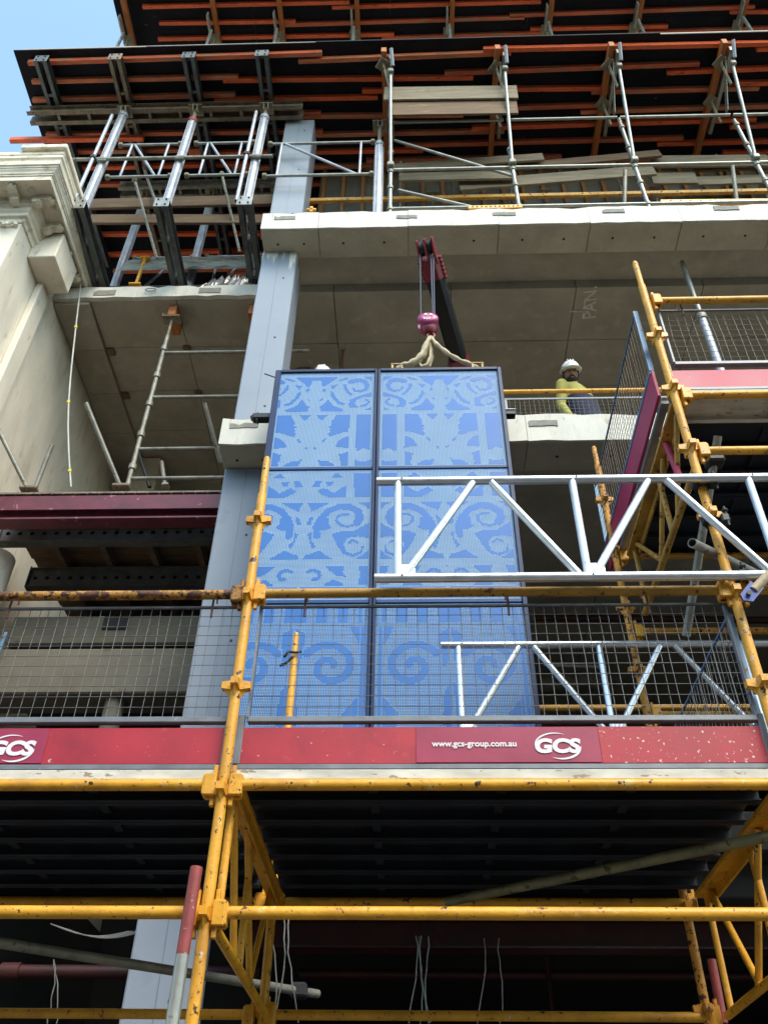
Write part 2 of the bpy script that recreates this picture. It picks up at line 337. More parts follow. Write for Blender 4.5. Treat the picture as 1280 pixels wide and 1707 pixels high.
def text_mesh(body, size, bold=0.0, shear=0.0, extrude=0.0008, align='CENTER'):
    cu = bpy.data.curves.new('lettering', 'FONT'); cu.body = body; cu.size = size; cu.offset = bold; cu.shear = shear
    cu.extrude = extrude; cu.align_x = align; cu.align_y = 'CENTER'; cu.resolution_u = 4
    to = bpy.data.objects.new('lettering', cu); COL.objects.link(to)
    dg = bpy.context.evaluated_depsgraph_get(); me = bpy.data.meshes.new_from_object(to.evaluated_get(dg))
    COL.objects.unlink(to); bpy.data.objects.remove(to); bpy.data.curves.remove(cu)
    me.materials.clear()
    return me
def place_mesh(me, Mx): me.transform(Mx); return me
XYZ = ((1, 0, 0), (0, 1, 0), (0, 0, 1))
# ================================================================== SETTING
obj('ground', MB().box(-400, 400, -400, 400, -0.3, 0.0), 'asphalt', kind='structure')
obj('pavement', MB().box(-30, 30, 1.8, 5.6, 0.004, 0.14, 0.02), 'paving', kind='structure')

# the terrace across the street, behind the camera
ob = thing('street_building', (0, -15, 0), 'plain rendered terrace with window rows across the street', 'building')
obj('wall', MB().box(-40, 40, -24, -15, 0.0, 13.5, .03), 'facade', ob)
obj('cornice', MB().box(-40.2, 40.2, -15.0, -14.5, 12.7, 13.1, .04), 'facade', ob)
wmesh = MB().box(-.6, .6, -14.99, -14.9, -.95, .95).mesh('pane', M['pane'])
smesh = MB().box(-.75, .75, -14.99, -14.8, -1.08, -.96, .01).mesh('sill', M['facade'])
for r in range(3):
    for k in range(22):
        w = obj('window', wmesh, None, ob); w.location = (-31.5 + k * 3, 0, 3.2 + r * 3.6)
        s_ = obj('sill', smesh, None, ob); s_.location = w.location
# ================================================================== BUILDING UNDER CONSTRUCTION
BX0, BX1, BY1 = -1.735, 7.2, 13.5
bld = thing('concrete_building', (0, 5.8, 0), 'concrete frame building under construction with pale slab edges and grey column', 'building')

def jag_strip(x0, x1, z0, z1, y0, y1, step=0.16, jt=0.012, jb=0.008, rnd=random):
    n = max(2, int((x1 - x0) / step)); bot = []; top = []
    for i in range(n + 1):
        x = x0 + (x1 - x0) * i / n
        bot.append((x, z0 + rnd.uniform(-jb, jb))); top.append((x, z1 + rnd.uniform(-jt, jt) - (0.03 if rnd.random() < 0.12 else 0)))
    mb = MB()
    for i in range(n):
        q = [(bot[i][0], y0, bot[i][1]), (bot[i + 1][0], y0, bot[i + 1][1]), (top[i + 1][0], y0, top[i + 1][1]), (top[i][0], y0, top[i][1])]
        r = [(a, y1, c) for a, b, c in q]
        mb.add(q + r, [(0, 1, 2, 3), (4, 7, 6, 5), (0, 4, 5, 1), (3, 2, 6, 7)] + ([(0, 3, 7, 4)] if i == 0 else []) + ([(1, 5, 6, 2)] if i == n - 1 else []))
    return mb

def edge_beam(zb, zt, joints, patches, whole_x1):
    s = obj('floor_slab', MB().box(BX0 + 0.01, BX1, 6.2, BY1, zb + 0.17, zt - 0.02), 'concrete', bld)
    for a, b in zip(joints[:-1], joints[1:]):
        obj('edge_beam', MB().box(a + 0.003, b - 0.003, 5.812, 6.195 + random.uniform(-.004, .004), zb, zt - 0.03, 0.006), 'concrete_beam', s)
        for q in (.27, .73): obj('tie_hole', MB().tube((a + (b - a) * q, 6.0, zb - .0015), (a + (b - a) * q, 6.0, zb + .01), .016, 10), 'interior_shade', s)
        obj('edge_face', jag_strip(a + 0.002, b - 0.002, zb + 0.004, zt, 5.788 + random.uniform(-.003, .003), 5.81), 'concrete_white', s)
    for px, py in patches:
        p = PD(px, py, 5.78); w = random.uniform(.12, .15); h = random.uniform(.03, .045)
        obj('mortar_patch', jag_strip(p.x - w, p.x + w, p.z - h, p.z + h, 5.779, 5.792, 0.04, 0.006, 0.006), 'mortar', s)
    return s

jB = [BX0, -1.05, 0.02, 1.09, 2.16, 3.23, 4.3, 5.37, BX1]
slabB = edge_beam(10.985, 11.33, jB, ((475, 363), (678, 361), (840, 356), (1022, 351), (1210, 346)), BX1)
# soffit boards of slab B, with open joints; a recessed strip runs behind the beam
obj('soffit_strip', MB().box(BX0 + .02, BX1, 6.21, 6.69, 11.15, 11.16), 'concrete', slabB)
ys = [6.70, 7.53, 8.34, 9.15, 9.97, 10.8, 12.1, 13.45]; xs = [BX0 + .02, -0.93, 0.55, 2.12, 3.7, 5.2, BX1]
for j in range(len(ys) - 1):
    for i in range(len(xs) - 1):
        if j > 4 and i > 2: continue
        dz = random.uniform(-.004, .004)
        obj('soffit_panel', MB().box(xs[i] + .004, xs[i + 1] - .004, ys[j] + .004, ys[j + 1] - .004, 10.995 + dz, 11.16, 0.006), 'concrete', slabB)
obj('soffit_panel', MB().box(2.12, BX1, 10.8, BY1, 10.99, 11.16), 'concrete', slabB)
slabA = edge_beam(7.385, 7.73, [-1.76, -1.22, 0.02, 1.09, 2.16, 3.23, 4.3, BX1], ((407, 709), (905, 705)), BX1)
ysA = [6.21, 7.1, 8.0, 9.2, 13.45]
for j in range(4):
    for i in range(len(xs) - 1):
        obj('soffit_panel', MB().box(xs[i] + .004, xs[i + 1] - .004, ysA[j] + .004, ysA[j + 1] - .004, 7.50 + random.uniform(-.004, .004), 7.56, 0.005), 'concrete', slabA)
s1 = obj('floor_slab', MB().box(BX0, BX1, 6.3, BY1, 3.85, 4.13, 0.01), 'interior_shade', bld)  # concrete slab coloured near-black for the shade under the deck
obj('ground_floor', MB().box(-4.5, BX1, 6.0, BY1, 0.006, 0.15), 'interior_shade', bld)
obj('rear_wall', MB().box(-4.5, BX1 + .2, BY1, BY1 + .2, 0.15, 22), 'interior_shade', bld)
obj('side_wall', MB().box(BX1, BX1 + .2, 6.3, BY1, 0.15, 15), 'interior_shade', bld)
obj('shade_lining', MB().box(-4.525, -4.44, 6.75, BY1, 0.16, 5.2), 'interior_shade', bld)  # added dark sheet, stands in for shade on the left wall
obj('shade_beam', MB().box(BX0, BX1, 6.52, 6.8, 3.60, 3.845, .01), 'interior_shade', bld)  # added to close the slab front and darken the space below
# grey steel column with a base joint at every floor
for z0, z1, dx in ((0.15, 3.84, -.06), (3.86, 7.384, 0), (7.74, 10.984, 0), (11.335, 14.36, 0)):
    c = obj('column', MB().box(-1.745 + dx, -1.325 + dx, 6.1 - (.0 if z0 > 1 else .0), 6.5, z0, z1, 0.012), 'column', bld)
    obj('joint_seam', MB().box(-1.537 + dx, -1.533 + dx, 6.0975, 6.101, z0 + .02, z1 - .02), 'trim', c)
    for k in range(3):
        obj('bolt_hole', MB().tube((-1.45 + dx, 6.096, z0 + .5 + k * 1.1), (-1.45 + dx, 6.104, z0 + .5 + k * 1.1), .012, 8), 'black_steel', c)

# left bay: slab set back from the front, spanning from the column to the old wall
LX0, LX1, LY0 = -4.52, -1.75, 6.73
ls = obj('floor_slab', MB().box(LX0, LX1, LY0 + .03, 11.5, 11.08, 11.20), 'concrete', bld)
obj('edge_face', jag_strip(LX0, LX1, 11.0, 11.22, LY0, LY0 + .06, 0.13, .004, .012), 'concrete_white', ls)
lx = [LX0, -4.06, -2.95, LX1]; ly = [LY0 + .062, 7.55, 8.32, 9.1, 10.2, 11.5]
for j in range(5):
    for i in range(3):
        obj('soffit_panel', MB().box(lx[i] + .004, lx[i + 1] - .004, ly[j] + .003, ly[j + 1] - .003, 11.0 - (.05 if i == 0 else 0) + random.uniform(-.003, .003), 11.09, 0.005), 'concrete', ls)
for px, py in ((175, 488), (350, 484)):
    p = PD(px, py, LY0 - .005); obj('mortar_patch', jag_strip(p.x - .14, p.x + .14, p.z - .05, p.z + .05, LY0 - .008, LY0 + .01, .05, .004, .004), 'mortar', ls)
p = PD(252, 485, LY0 - .01)
obj('lifting_eye', MB().path([p + Vector((.07 * math.cos(a), -.02, .03 * math.sin(a))) for a in np.linspace(0, 2 * math.pi, 17)], .008, 6), 'galv', ls)
for px, py in ((185, 587), (210, 660), (312, 583), (331, 657)):
    p = PZ(px, py, 10.97); obj('formwork_pad', MB().box(p.x - .05, p.x + .05, p.y - .06, p.y + .06, 10.955, 11.0, .008), 'timber_brown', ls)
# chalk writing on the soffit
cg = obj('chalk_mark', place_mesh(text_mesh('PAN.', 0.235, 0.003), Matrix.Translation(PZ(984, 505, 10.984)) @ Matrix.Rotation(math.pi, 4, 'X') @ Matrix.Rotation(math.radians(97), 4, 'Z')), None, slabB)
cg.data.materials.append(M['chalk'])
p = PZ(965, 519, 10.984)
obj('chalk_mark', MB().bar(p + Vector((-.12, 0, 0)), p + Vector((.12, .0, 0)), .02, .002).bar(p + Vector((.05, -.16, 0)), p + Vector((.06, .12, 0)), .02, .002), 'chalk', slabB)

# left bay, floor below: purple edge beam, perforated beams behind it, dark timber deck on top
def channel(mb, p0, p1, h, w, t, up=(0, 0, 1), side=1):
    p0 = Vector(p0); p1 = Vector(p1); d = (p1 - p0).normalized(); u = Vector(up); u = (u - d * u.dot(d)).normalized(); r = d.cross(u) * side
    mb.bar(p0 + r * (t / 2), p1 + r * (t / 2), t, h, u)
    for s in (-1, 1): mb.bar(p0 + u * (s * (h / 2 - t / 2)) + r * (t + (w - t) / 2), p1 + u * (s * (h / 2 - t / 2)) + r * (t + (w - t) / 2), w - t, t, u)
    return mb
pb = thing('steel_edge_beam', (-3.1, 6.8, 7.33), 'purple primed steel beam spanning from old wall to grey column', 'beam')
obj('web', MB().box(-4.5, -1.76, 6.86, 6.874, 7.37, 7.69), 'purple_steel', pb)
obj('top_flange', MB().box(-4.5, -1.76, 6.78, 6.95, 7.69, 7.712), 'brown_steel', pb)
obj('bottom_flange', MB().box(-4.5, -1.76, 6.78, 6.95, 7.35, 7.37), 'purple_steel', pb)
obj('face_plate', MB().box(-4.5, -1.76, 6.78, 6.792, 7.47, 7.66, .003), 'purple_steel', pb)
for k in range(22):
    obj('bolt', MB().tube((-4.45 + k * .125, 6.775, 7.677), (-4.45 + k * .125, 6.785, 7.677), .010, 6), 'black_steel', pb)

def perf_web(mb, x0, x1, y, z0, z1, pitch, r, t=.006):
    n = int((x1 - x0) / pitch); pitch = (x1 - x0) / n; zc = (z0 + z1) / 2
    for i in range(n):
        a, b = x0 + i * pitch, x0 + (i + 1) * pitch; c = (a + b) / 2
        outer = [(b, zc), (b, z1), (c, z1), (a, z1), (a, zc), (a, z0), (c, z0), (b, z0)]
        inner = [(c + r * math.cos(k * math.pi / 4), zc + r * math.sin(k * math.pi / 4)) for k in range(8)]
        vs = [(u, y, w) for u, w in outer] + [(u, y, w) for u, w in inner] + [(u, y + t, w) for u, w in inner]
        mb.add(vs, [(k, (k + 1) % 8, 8 + (k + 1) % 8, 8 + k) for k in range(8)] + [(8 + k, 8 + (k + 1) % 8, 16 + (k + 1) % 8, 16 + k) for k in range(8)])
    return mb
for (x0, x1, y, z0, z1, nm) in ((-4.38, -1.76, 7.3, 7.46, 7.71, 'dark perforated steel beam directly behind the purple beam'),
                               (-4.24, -1.76, 7.9, 7.30, 7.56, 'dark perforated steel beam behind the other, ending short of wall')):
    t = thing('perforated_beam', ((x0 + x1) / 2, y, z0), nm, 'beam', 'perforated beams under the left floor')
    obj('web', perf_web(MB(), x0, x1, y, z0 + .012, z1 - .012, .125, .026), 'perf_steel', t)
    obj('top_flange', MB().box(x0, x1, y - .03, y + .09, z1 - .012, z1), 'perf_steel', t)
    obj('bottom_flange', MB().box(x0, x1, y - .03, y + .09, z0, z0 + .012), 'perf_steel', t)
    obj('web', MB().box(x0, x1, y + .07, y + .078, z0 + .012, z1 - .012), 'black_steel', t)
    obj('end_plate', MB().box(x0 - .012, x0, y - .035, y + .095, z0 - .01, z1 + .01), 'dark_steel', t)
dk = thing('timber_floor', (-3.1, 8.4, 7.56), 'dark timber floor boards on perforated beams in left bay', 'floor')
for k in range(9):
    y = 6.98 + k * .235
    obj('plank', MB().box(-4.3 + random.uniform(0, .06), -1.77, y, y + .228, 7.714 if y < 7.9 else 7.714, 7.752), 'timber_brown', dk)
for k in range(5):
    x = -3.9 + k * .52
    obj('joist', MB().box(x, x + .06, 7.42, 9.1, 7.565, 7.712), 'timber_brown', dk)

# beige concrete beams of the lower left bay
lb = thing('concrete_lintel', (-3.1, 7.2, 5.6), 'beige concrete lintel beams seen through wire mesh left of column', 'beam')
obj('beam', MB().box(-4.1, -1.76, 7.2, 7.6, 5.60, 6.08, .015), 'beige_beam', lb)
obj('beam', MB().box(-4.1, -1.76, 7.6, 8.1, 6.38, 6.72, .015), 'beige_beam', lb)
obj('slab', MB().box(-4.1, -1.76, 7.42, 9.4, 6.08, 6.2), 'interior_shade', lb)
obj('bearing_pad', MB().box(-3.15, -2.9, 7.58, 7.61, 6.55, 6.70), 'interior_shade', lb)
obj('stub_post', MB().tube((-2.75, 7.35, 4.4), (-2.75, 7.35, 5.595), .09, 14), 'beige_beam', lb)
rc = thing('round_column', (-4.3, 7.45, 0), 'pale round column standing against the old white wall', 'column')
obj('shaft', MB().tube((-4.38, 7.35, 0.15), (-4.38, 7.35, 7.3), .20, 28), 'stone', rc)
obj('blue_strap', MB().bar((-3.93, 7.1, 4.2), (-3.86, 7.1, 6.2), .03, .02, (0, 1, 0)), 'cyan_steel', rc)

# ================================================================== OLD NEIGHBOUR WITH CORNICE
nb = thing('stone_building', (-6.5, 5.63, 0), 'old cream painted stone building with bracketed cornice at its corner', 'building')
WX = -4.53
obj('wall', MB().box(-14, WX, 5.63, BY1 + .2, 0.0, 11.25), 'stone', nb)
obj('pilaster_strip', MB().box(WX + .001, WX + .085, 6.31, 6.56, 0.0, 10.735, .012), 'stone', nb)
obj('corbel_block', MB().box(WX + .001, -4.19, 5.95, 6.49, 10.745, 11.24, .012), 'stone', nb)
# cornice profile (outward distance, height), swept along the front and returned along the side
def sweep_cornice(prof, name, m, ret_end=7.6):
    rings = []
    for P in ('far', 'corner', 'ret'):
        ring = []
        for d, z in prof:
            if P == 'far': ring.append((-14, 5.63 - d, z))
            elif P == 'corner': ring.append((WX + d, 5.63 - d, z))
            else: ring.append((WX + d, ret_end, z))
        rings.append(ring)
    return obj(name, MB().loft(rings, smooth=False), m, nb)
arch = [(0, 10.62), (.02, 10.62), (.03, 10.68), (.035, 10.70), (.07, 10.73), (.075, 10.80), (.055, 10.82), (.09, 10.88), (.10, 10.95), (.12, 10.97), (.125, 11.02), (.15, 11.06), (.16, 11.16), (0, 11.16)]
arch = [(d, 10.94 + (z - 10.62) * .6) for d, z in arch]
sweep_cornice(arch, 'architrave', 'stone_old', 6.55)
cor = [(0, 11.262), (.34, 11.262), (.34, 11.245), (.37, 11.245), (.37, 11.225), (.39, 11.225), (.392, 11.30), (.405, 11.305), (.405, 11.325), (.415, 11.33), (.425, 11.36), (.442, 11.385), (.445, 11.40), (.455, 11.405), (.455, 11.425), (.472, 11.435), (.476, 11.47), (.476, 11.50), (.44, 11.52), (.43, 11.56), (.44, 11.60), (.46, 11.62), (.46, 11.66), (0, 11.66)]
cn = sweep_cornice(cor, 'cornice', 'stone_old', 7.4)
par = [(0, 11.661), (.36, 11.661), (.36, 11.72), (.38, 11.73), (.40, 11.79), (.41, 11.80), (.41, 11.86), (0, 11.86)]
sweep_cornice(par, 'parapet', 'stone_old', 7.2)
obj('parapet_block', MB().box(WX - .12, WX + .44, 5.17, 6.2, 11.862, 11.95, .012).box(WX - .08, WX + .40, 5.21, 6.1, 11.95, 12.02, .01), 'stone_old', nb)
def bracket(axis, t):
    prof = [(0, 0), (0, -.16), (.05, -.17), (.09, -.15), (.10, -.11), (.14, -.09), (.2, -.10), (.235, -.07), (.24, 0)]
    prof = [(.12 + a, b * .82) for a, b in prof]; mb = MB()
    for off, w, sc in ((-.05, .03, .93), (-.02, .04, 1.0), (.02, .03, .93)):
        pr = [(.12 + (a - .12) * sc, b * sc) for a, b in prof]
        if axis == 'front': mb.prism(pr, (t + off, 5.63, 11.26), ((0, -1, 0), (0, 0, 1), (1, 0, 0)), w)
        else: mb.prism(pr, (WX, t + off, 11.26), ((1, 0, 0), (0, 0, 1), (0, 1, 0)), w)
    return obj('bracket', mb, 'stone_old', nb)
for t in (-4.62, -4.92, -5.22, -5.52): bracket('front', t)
for t in (5.5, 5.86, 6.22, 6.58, 6.94): bracket('side', t)
# carved scroll under the architrave on the front
mb = MB()
for k in range(6):
    a = k * .14; mb.path([(-4.62 - a + .05 * math.cos(q), 5.60 - .01 * q, 10.86 + .05 * math.sin(q)) for q in np.linspace(0, 5.5, 14)], [.026 - .001 * i for i in range(14)], 7)
obj('carved_scroll', mb, 'stone_old', nb)
# ================================================================== FORMWORK DECKS
def lay_joists(parent, x0, x1, ys, zb, seed, ext=0.0, h=.088, w=.060):
    rnd = random.Random(seed)
    for r, y in enumerate(ys):
        x = x0 + rnd.uniform(-.1, .15); side = 0
        while x < x1:
            L = rnd.choice((2.4, 3.0, 3.6, 4.2)); e = min(x + L, x1 + rnd.uniform(0, .3))
            yy = y + (.035 if side else -.035) + rnd.uniform(-.008, .008); sk = rnd.uniform(-.025, .025)
            obj('joist', MB().bar((x, yy - sk, zb + h / 2), (e, yy + sk, zb + h / 2), w, h, (0, 0, 1), .004), rnd.choice(('joist', 'joist', 'joist', 'joist', 'joist_b', 'joist_c')), parent)
            x = e - rnd.uniform(.2, .5); side ^= 1
            if e >= x1: break

ZC = 14.62
fc = thing('formwork_deck', (0, 5.2, ZC), 'lower black plywood formwork deck on red joists above the slab', 'formwork')
lay_joists(fc, -5.38, 6.3, [5.34, 5.62, 5.89, 6.17, 6.44, 6.70, 6.95], ZC, 11)
xw = -5.55
k = 0
while xw < 6.4:
    w = 2.4 if k else 1.9
    for (ya, yb) in ((5.18, 6.08), (6.085, 6.98)):
        obj('plywood_sheet', MB().box(xw + .001, min(xw + w, 6.6) - .001, ya + random.uniform(-.03, .0) * (ya < 5.5), yb, ZC + .09 + random.uniform(0, .003), ZC + .115), 'ply', fc)
    xw += w; k += 1
# drop-beam side of the formwork behind: grey ply with orange studs
for i in range(9):
    obj('side_sheet', MB().box(-1.32 + i * 1.0 + .003, -.32 + i * 1.0 - .003, 7.06, 7.08, 11.36, ZC), 'ply_grey', fc)
for i in range(30):
    x = -1.28 + i * .3
    obj('stud', MB().box(x, x + .055, 7.0, 7.055, 11.4, ZC - .01, .004), 'stud', fc)
for z in (11.75, 12.9):
    obj('waler', MB().box(-1.3, 7.1, 6.9, 6.995, z, z + .085, .005), 'yellow_dirty' if z < 12 else 'stud', fc)
for i in range(6):
    obj('side_sheet', MB().box(-7.4 + i * 1.0 + .003, -6.4 + i * 1.0 - .003, 9.2, 9.22, 11.36, ZC + 1.5), 'ply', fc)
for i in range(11):
    x = -4.4 + i * .28
    obj('stud', MB().box(x, x + .06, 9.1, 9.19, 11.4, 14.5, .004), 'joist', fc)
lay_joists(fc, -5.2, -1.5, [7.25, 7.55, 7.85, 8.15, 8.5, 8.85], ZC, 5)
for ya, yb in ((6.985, 8.1), (8.105, 9.2)):
    for x in (-5.5, -3.1):
        obj('plywood_sheet', MB().box(x, x + 2.39, ya, yb, ZC + .097, ZC + .115), 'ply', fc)
obj('sky_blocker', MB().box(-5.5, 7.3, 5.24, 9.3, ZC + .117, ZC + .30), 'concrete', fc)  # added backing that blocks sky between the plywood sheets
# thin edge strips of the deck above (light laths seen along the front edge)
xw = -4.1; k = 0
while xw < 6.3:
    L = random.choice((1.8, 2.4, 3.0)); zz = ZC + .13 + random.uniform(-.006, .006)
    obj('edge_lath', MB().bar((xw, 5.22, zz), (xw + L, 5.21, zz + random.uniform(-.01, .02)), .05, .025), 'timber' if k % 2 else 'galv', fc)
    xw += L - .1; k += 1
obj('joist', MB().bar(PD(18, 234, 6.3), PD(240, 230, 6.3), .065, .09, (0, 0, 1), .004), 'joist', fc)

# orange depth bearers with head plates under them (right half)
FX = (-0.2, 1.38, 2.95, 4.5)
for x in FX:
    obj('bearer', MB().box(x - .13, x - .055, 5.22, 6.95, ZC - .135, ZC - .002, .005), 'orange_timber', fc)
    obj('side_rail', MB().box(x - .02, x + .03, 5.30, 6.5, ZC - .17, ZC - .05, .004), 'galv', fc)
    obj('rail_end', MB().tube((x + .01, 5.20, ZC - .10), (x + .03, 5.36, ZC - .28), .026, 10, hollow=.006), 'prop_alu', fc)

ZD = 18.22
fd = thing('formwork_deck', (0, 5.2, ZD), 'upper black plywood formwork deck with red joists, one storey higher', 'formwork')
lay_joists(fd, -4.45, 7.4, [5.35, 5.66, 5.95, 6.22, 6.48, 6.74, 7.0], ZD, 23)
xw = -5.05
k = 0
while xw < 8:
    for ya, yb in ((5.1, 6.3), (6.305, 7.6)):
        obj('plywood_sheet', MB().box(xw + .003, xw + 2.397, ya, yb, ZD + .097, ZD + .115), 'ply', fd)
    xw += 2.4; k += 1
obj('sky_blocker', MB().box(-5.0, 9.4, 5.15, 13.6, ZD + .117, ZD + .30), 'concrete', fd)  # same added backing, keeps sky out of the sheet gaps
for i, px in enumerate((205, 352, 462, 590, 748, 912, 1060, 1232)):
    p = PZ(px, 30, ZD - .15)
    obj('bearer', MB().box(p.x + .02, p.x + .095, 5.2, 7.2, ZD - .135, ZD - .002, .005), 'orange_timber', fd)
    pr = thing('deck_post', (p.x, 6.35, ZC + .12), 'silver steel post holding up the upper formwork deck', 'post', 'posts between the two formwork decks')
    obj('tube', MB().tube((p.x, 6.2, ZC + .12), (p.x, 6.2, ZD - .3), .028, 10), 'galv', pr)
    obj('side_plate', MB().box(p.x - .05, p.x - .02, 5.95, 6.35, ZD - .30, ZD - .14, .004), 'galv', pr)
    obj('head_plate', MB().box(p.x - .09, p.x + .09, 6.3, 6.48, ZD - .152, ZD - .137, .003).tube((p.x, 6.39, ZD - .5), (p.x, 6.39, ZD - .15), .02, 8), 'plate', pr)

# ================================================================== SOLDIER BEAMS, NEEDLES AND PROPS, LEFT BAY
def soldier(name, p0, p1, label, cat, group, m, h=.15, w=.058, gap=.05, plate=True, up=(0, 0, 1), cleats=0):
    p0 = Vector(p0); p1 = Vector(p1); d = (p1 - p0).normalized(); r = d.cross(Vector(up)).normalized()
    t = thing(name, (p0 + p1) / 2 - Vector(up) * h / 2, label, cat, group)
    for s in (-1, 1):
        obj('channel', channel(MB(), p0 + r * (s * gap / 2), p1 + r * (s * gap / 2), h, w, .007, up, s), m, t)
    if plate:
        e = p0 - d * .006
        pl = obj('end_plate', MB().obox(e, (d, r, Vector(up)), (.006, gap / 2 + w + .01, h / 2 + .012), .003), m if plate is True else plate, t)
        for a in (-1, 1):
            for b in (-1, 1):
                q = e + r * (a * .05) + Vector(up) * (b * h * .33) - d * .006
                obj('bolt', MB().tube(q, q - d * .012, .012, 6), 'black_steel', pl)
    n = cleats or int((p1 - p0).length / .5)
    for k in range(1, n + 1):
        q = p0 + (p1 - p0) * (k / (n + 1))
        obj('spacer', MB().obox(q, (d, r, Vector(up)), (.02, gap / 2, h * .42)), m, t)
    return t
NX = (-4.02, -2.985, -1.97)
nm = ('against the stone cornice', 'in the middle of the left bay', 'beside the grey column')
for x, s in zip(NX, nm):
    soldier('needle_beam', (x, 5.72, 11.50), (x, 8.2, 11.31), 'dark twin channel needle beam jutting over left slab edge, ' + s, 'beam', 'needle beams', 'dark_steel', h=.17, w=.062, gap=.045, plate=M['galv'])
for x, s, m in zip((-5.12, -4.07, -3.03, -2.0), ('at the sky side corner', 'second in from the sky side', 'third in from the sky side', 'next to the grey column head'),
                   ('dark_steel', 'brown_steel', 'dark_steel', 'dark_steel')):
    soldier('bearer_beam', (x, 5.23, ZC - .085), (x, 8.6, ZC - .085), 'steel twin channel bearer under the formwork joists, ' + s, 'beam', 'steel bearers under the formwork', m, h=.16, w=.05, gap=.07, plate=True)
soldier('cross_beam', (-5.47, 5.95, ZC - .26), (-1.48, 5.95, ZC - .26), 'brown twin channel cross beam carried on the silver prop heads', 'beam', None, 'brown_steel', h=.175, w=.06, gap=.09, plate=False, cleats=8)
soldier('cross_beam', (-4.45, 7.15, ZC - .26), (-1.6, 7.15, ZC - .26), 'greenish twin channel cross beam deeper behind the props', 'beam', None, 'galv_old', h=.175, w=.06, gap=.09, plate=False, cleats=8)
soldier('cross_beam', (-4.3, 8.35, 12.9), (-1.75, 8.35, 12.9), 'tan twin channel cross beam low behind the timber planks', 'beam', None, 'plate', h=.16, w=.06, gap=.08, plate=False, cleats=6)

def prop(x, y, z0, z1, label, group, m='prop_alu', r=.054, red=False, inner=.6):
    t = thing('steel_prop', (x, y, z0), label, 'prop', group)
    zi = z1 - inner
    ou = obj('outer_tube', MB().tube((x, y, z0 + .01), (x, y, zi), r, 18), m, t)
    mb = MB()
    for k in range(8):
        a = k * math.pi / 4; mb.box(x + r * math.cos(a) - .006, x + r * math.cos(a) + .006, y + r * math.sin(a) - .006, y + r * math.sin(a) + .006, z0 + .03, zi - .01)
    obj('rib', mb, m, ou)
    obj('inner_screw', MB().tube((x, y, zi), (x, y, z1 - .012), r * .52, 12), 'plate', t)
    obj('collar', MB().tube((x, y, zi - .05), (x, y, zi + .03), r * 1.22, 16), 'red_tube' if red else m, t)
    obj('base_plate', MB().box(x - .08, x + .08, y - .08, y + .08, z0, z0 + .01), m, t)
    hp = obj('head_plate', MB().box(x - .10, x + .10, y - .09, y + .09, z1 - .012, z1, .003), 'plate', t)
    mb = MB()
    for s in (-1, 1): mb.prism([(-.06, 0), (.06, 0), (.02, -.11), (-.02, -.11)], (x + s * .03, y - .04, z1 - .012), ((0, 1, 0), (0, 0, 1), (1, 0, 0)), .01)
    obj('gusset', mb, 'plate', hp)
    return t
for i, x in enumerate(NX):
    prop(x - .02, 5.88, 11.60 - .012, ZC - .35, 'silver prop standing on the needle beam ' + nm[i], 'props on the needle beams', red=(i == 1), inner=(.12, .34, .3)[i])
    prop(x - .02, 7.2, 11.50, ZC - .35, 'second row silver prop behind the planks, ' + nm[i], 'second row props', m='prop_alu', inner=.35)
prop(-.36, 5.98, 11.335, ZC - .75, 'grey round prop on the slab edge between column and timber hoarding', 'props on the slab', inner=.55)
for x, s in ((-4.13, 'beside the cornice prop'), (-2.09, 'beside the column prop')):
    t = thing('scaffold_tube', (x, 5.77, 11.6), 'thin galvanised tube standing on the needle beam ' + s, 'tube', 'upright tubes by the props')
    obj('tube', MB().tube((x, 5.775, 11.6), (x + .0, 5.775, 13.95), .024, 12, hollow=.005), 'prop_alu', t)
    obj('coupler', MB().box(x - .035, x + .035, 5.74, 5.84, 12.72, 12.79, .01), 'black_steel', t)
t = thing('scaffold_tube', (-3.1, 5.72, 12.75), 'grey tube lying level across the front of the three props', 'tube')
obj('tube', MB().tube((-4.55, 5.80, 12.76), (-1.75, 5.80, 12.74), .024, 12, hollow=.005), 'galv_old', t)
for x in NX: obj('coupler', MB().box(x - .06, x + .06, 5.785, 5.835, 12.71, 12.80, .008), 'galv_old', t)

def ladder_frame(x0, x1, y, z0, z1, label, group, flip=False, r=.02):
    t = thing('bracing_frame', ((x0 + x1) / 2, y, z0), label, 'bracing frame', group)
    for z in (z0, z1): obj('chord', MB().tube((x0, y, z), (x1, y, z), r, 10), 'galv', t)
    a, b = x0 + .16, x1 - .16
    for x in (a, b): obj('strut', MB().tube((x, y, z0), (x, y, z1), r * .9, 10), 'prop_alu', t)
    p = [(a + .04, y, z1), (b - .04, y, z0)]
    if flip: p = [(a + .04, y, z0), (b - .04, y, z1)]
    obj('diagonal', MB().tube(p[0], p[1], r * .9, 10), 'prop_alu', t)
    for x in (x0, x1):
        for z in (z0, z1): obj('clamp', MB().box(x - .03, x + .03, y - .035, y + .035, z - .03, z + .03, .01), 'plate', t)
    return t
zt_, zb_ = PD(400, 238, 5.93).z, PD(400, 291, 5.93).z
ladder_frame(-3.93, -3.1, 5.93, zb_, zt_, 'galvanised bracing frame joining the cornice prop to the middle prop', 'front bracing frames')
ladder_frame(-2.88, -2.09, 5.93, zb_, zt_, 'galvanised bracing frame joining the middle prop to the column prop', 'front bracing frames')
ladder_frame(-1.86, -.45, 5.96, zb_, zt_, 'long bracing frame crossing the grey column head to the slab prop', 'front bracing frames')
ladder_frame(-3.93, -3.1, 7.28, 11.85, 12.7, 'rear bracing frame low behind the planks on the cornice side', 'rear bracing frames', True)
ladder_frame(-2.88, -2.09, 7.28, 11.85, 12.7, 'rear bracing frame low behind the planks on the column side', 'rear bracing frames', True)

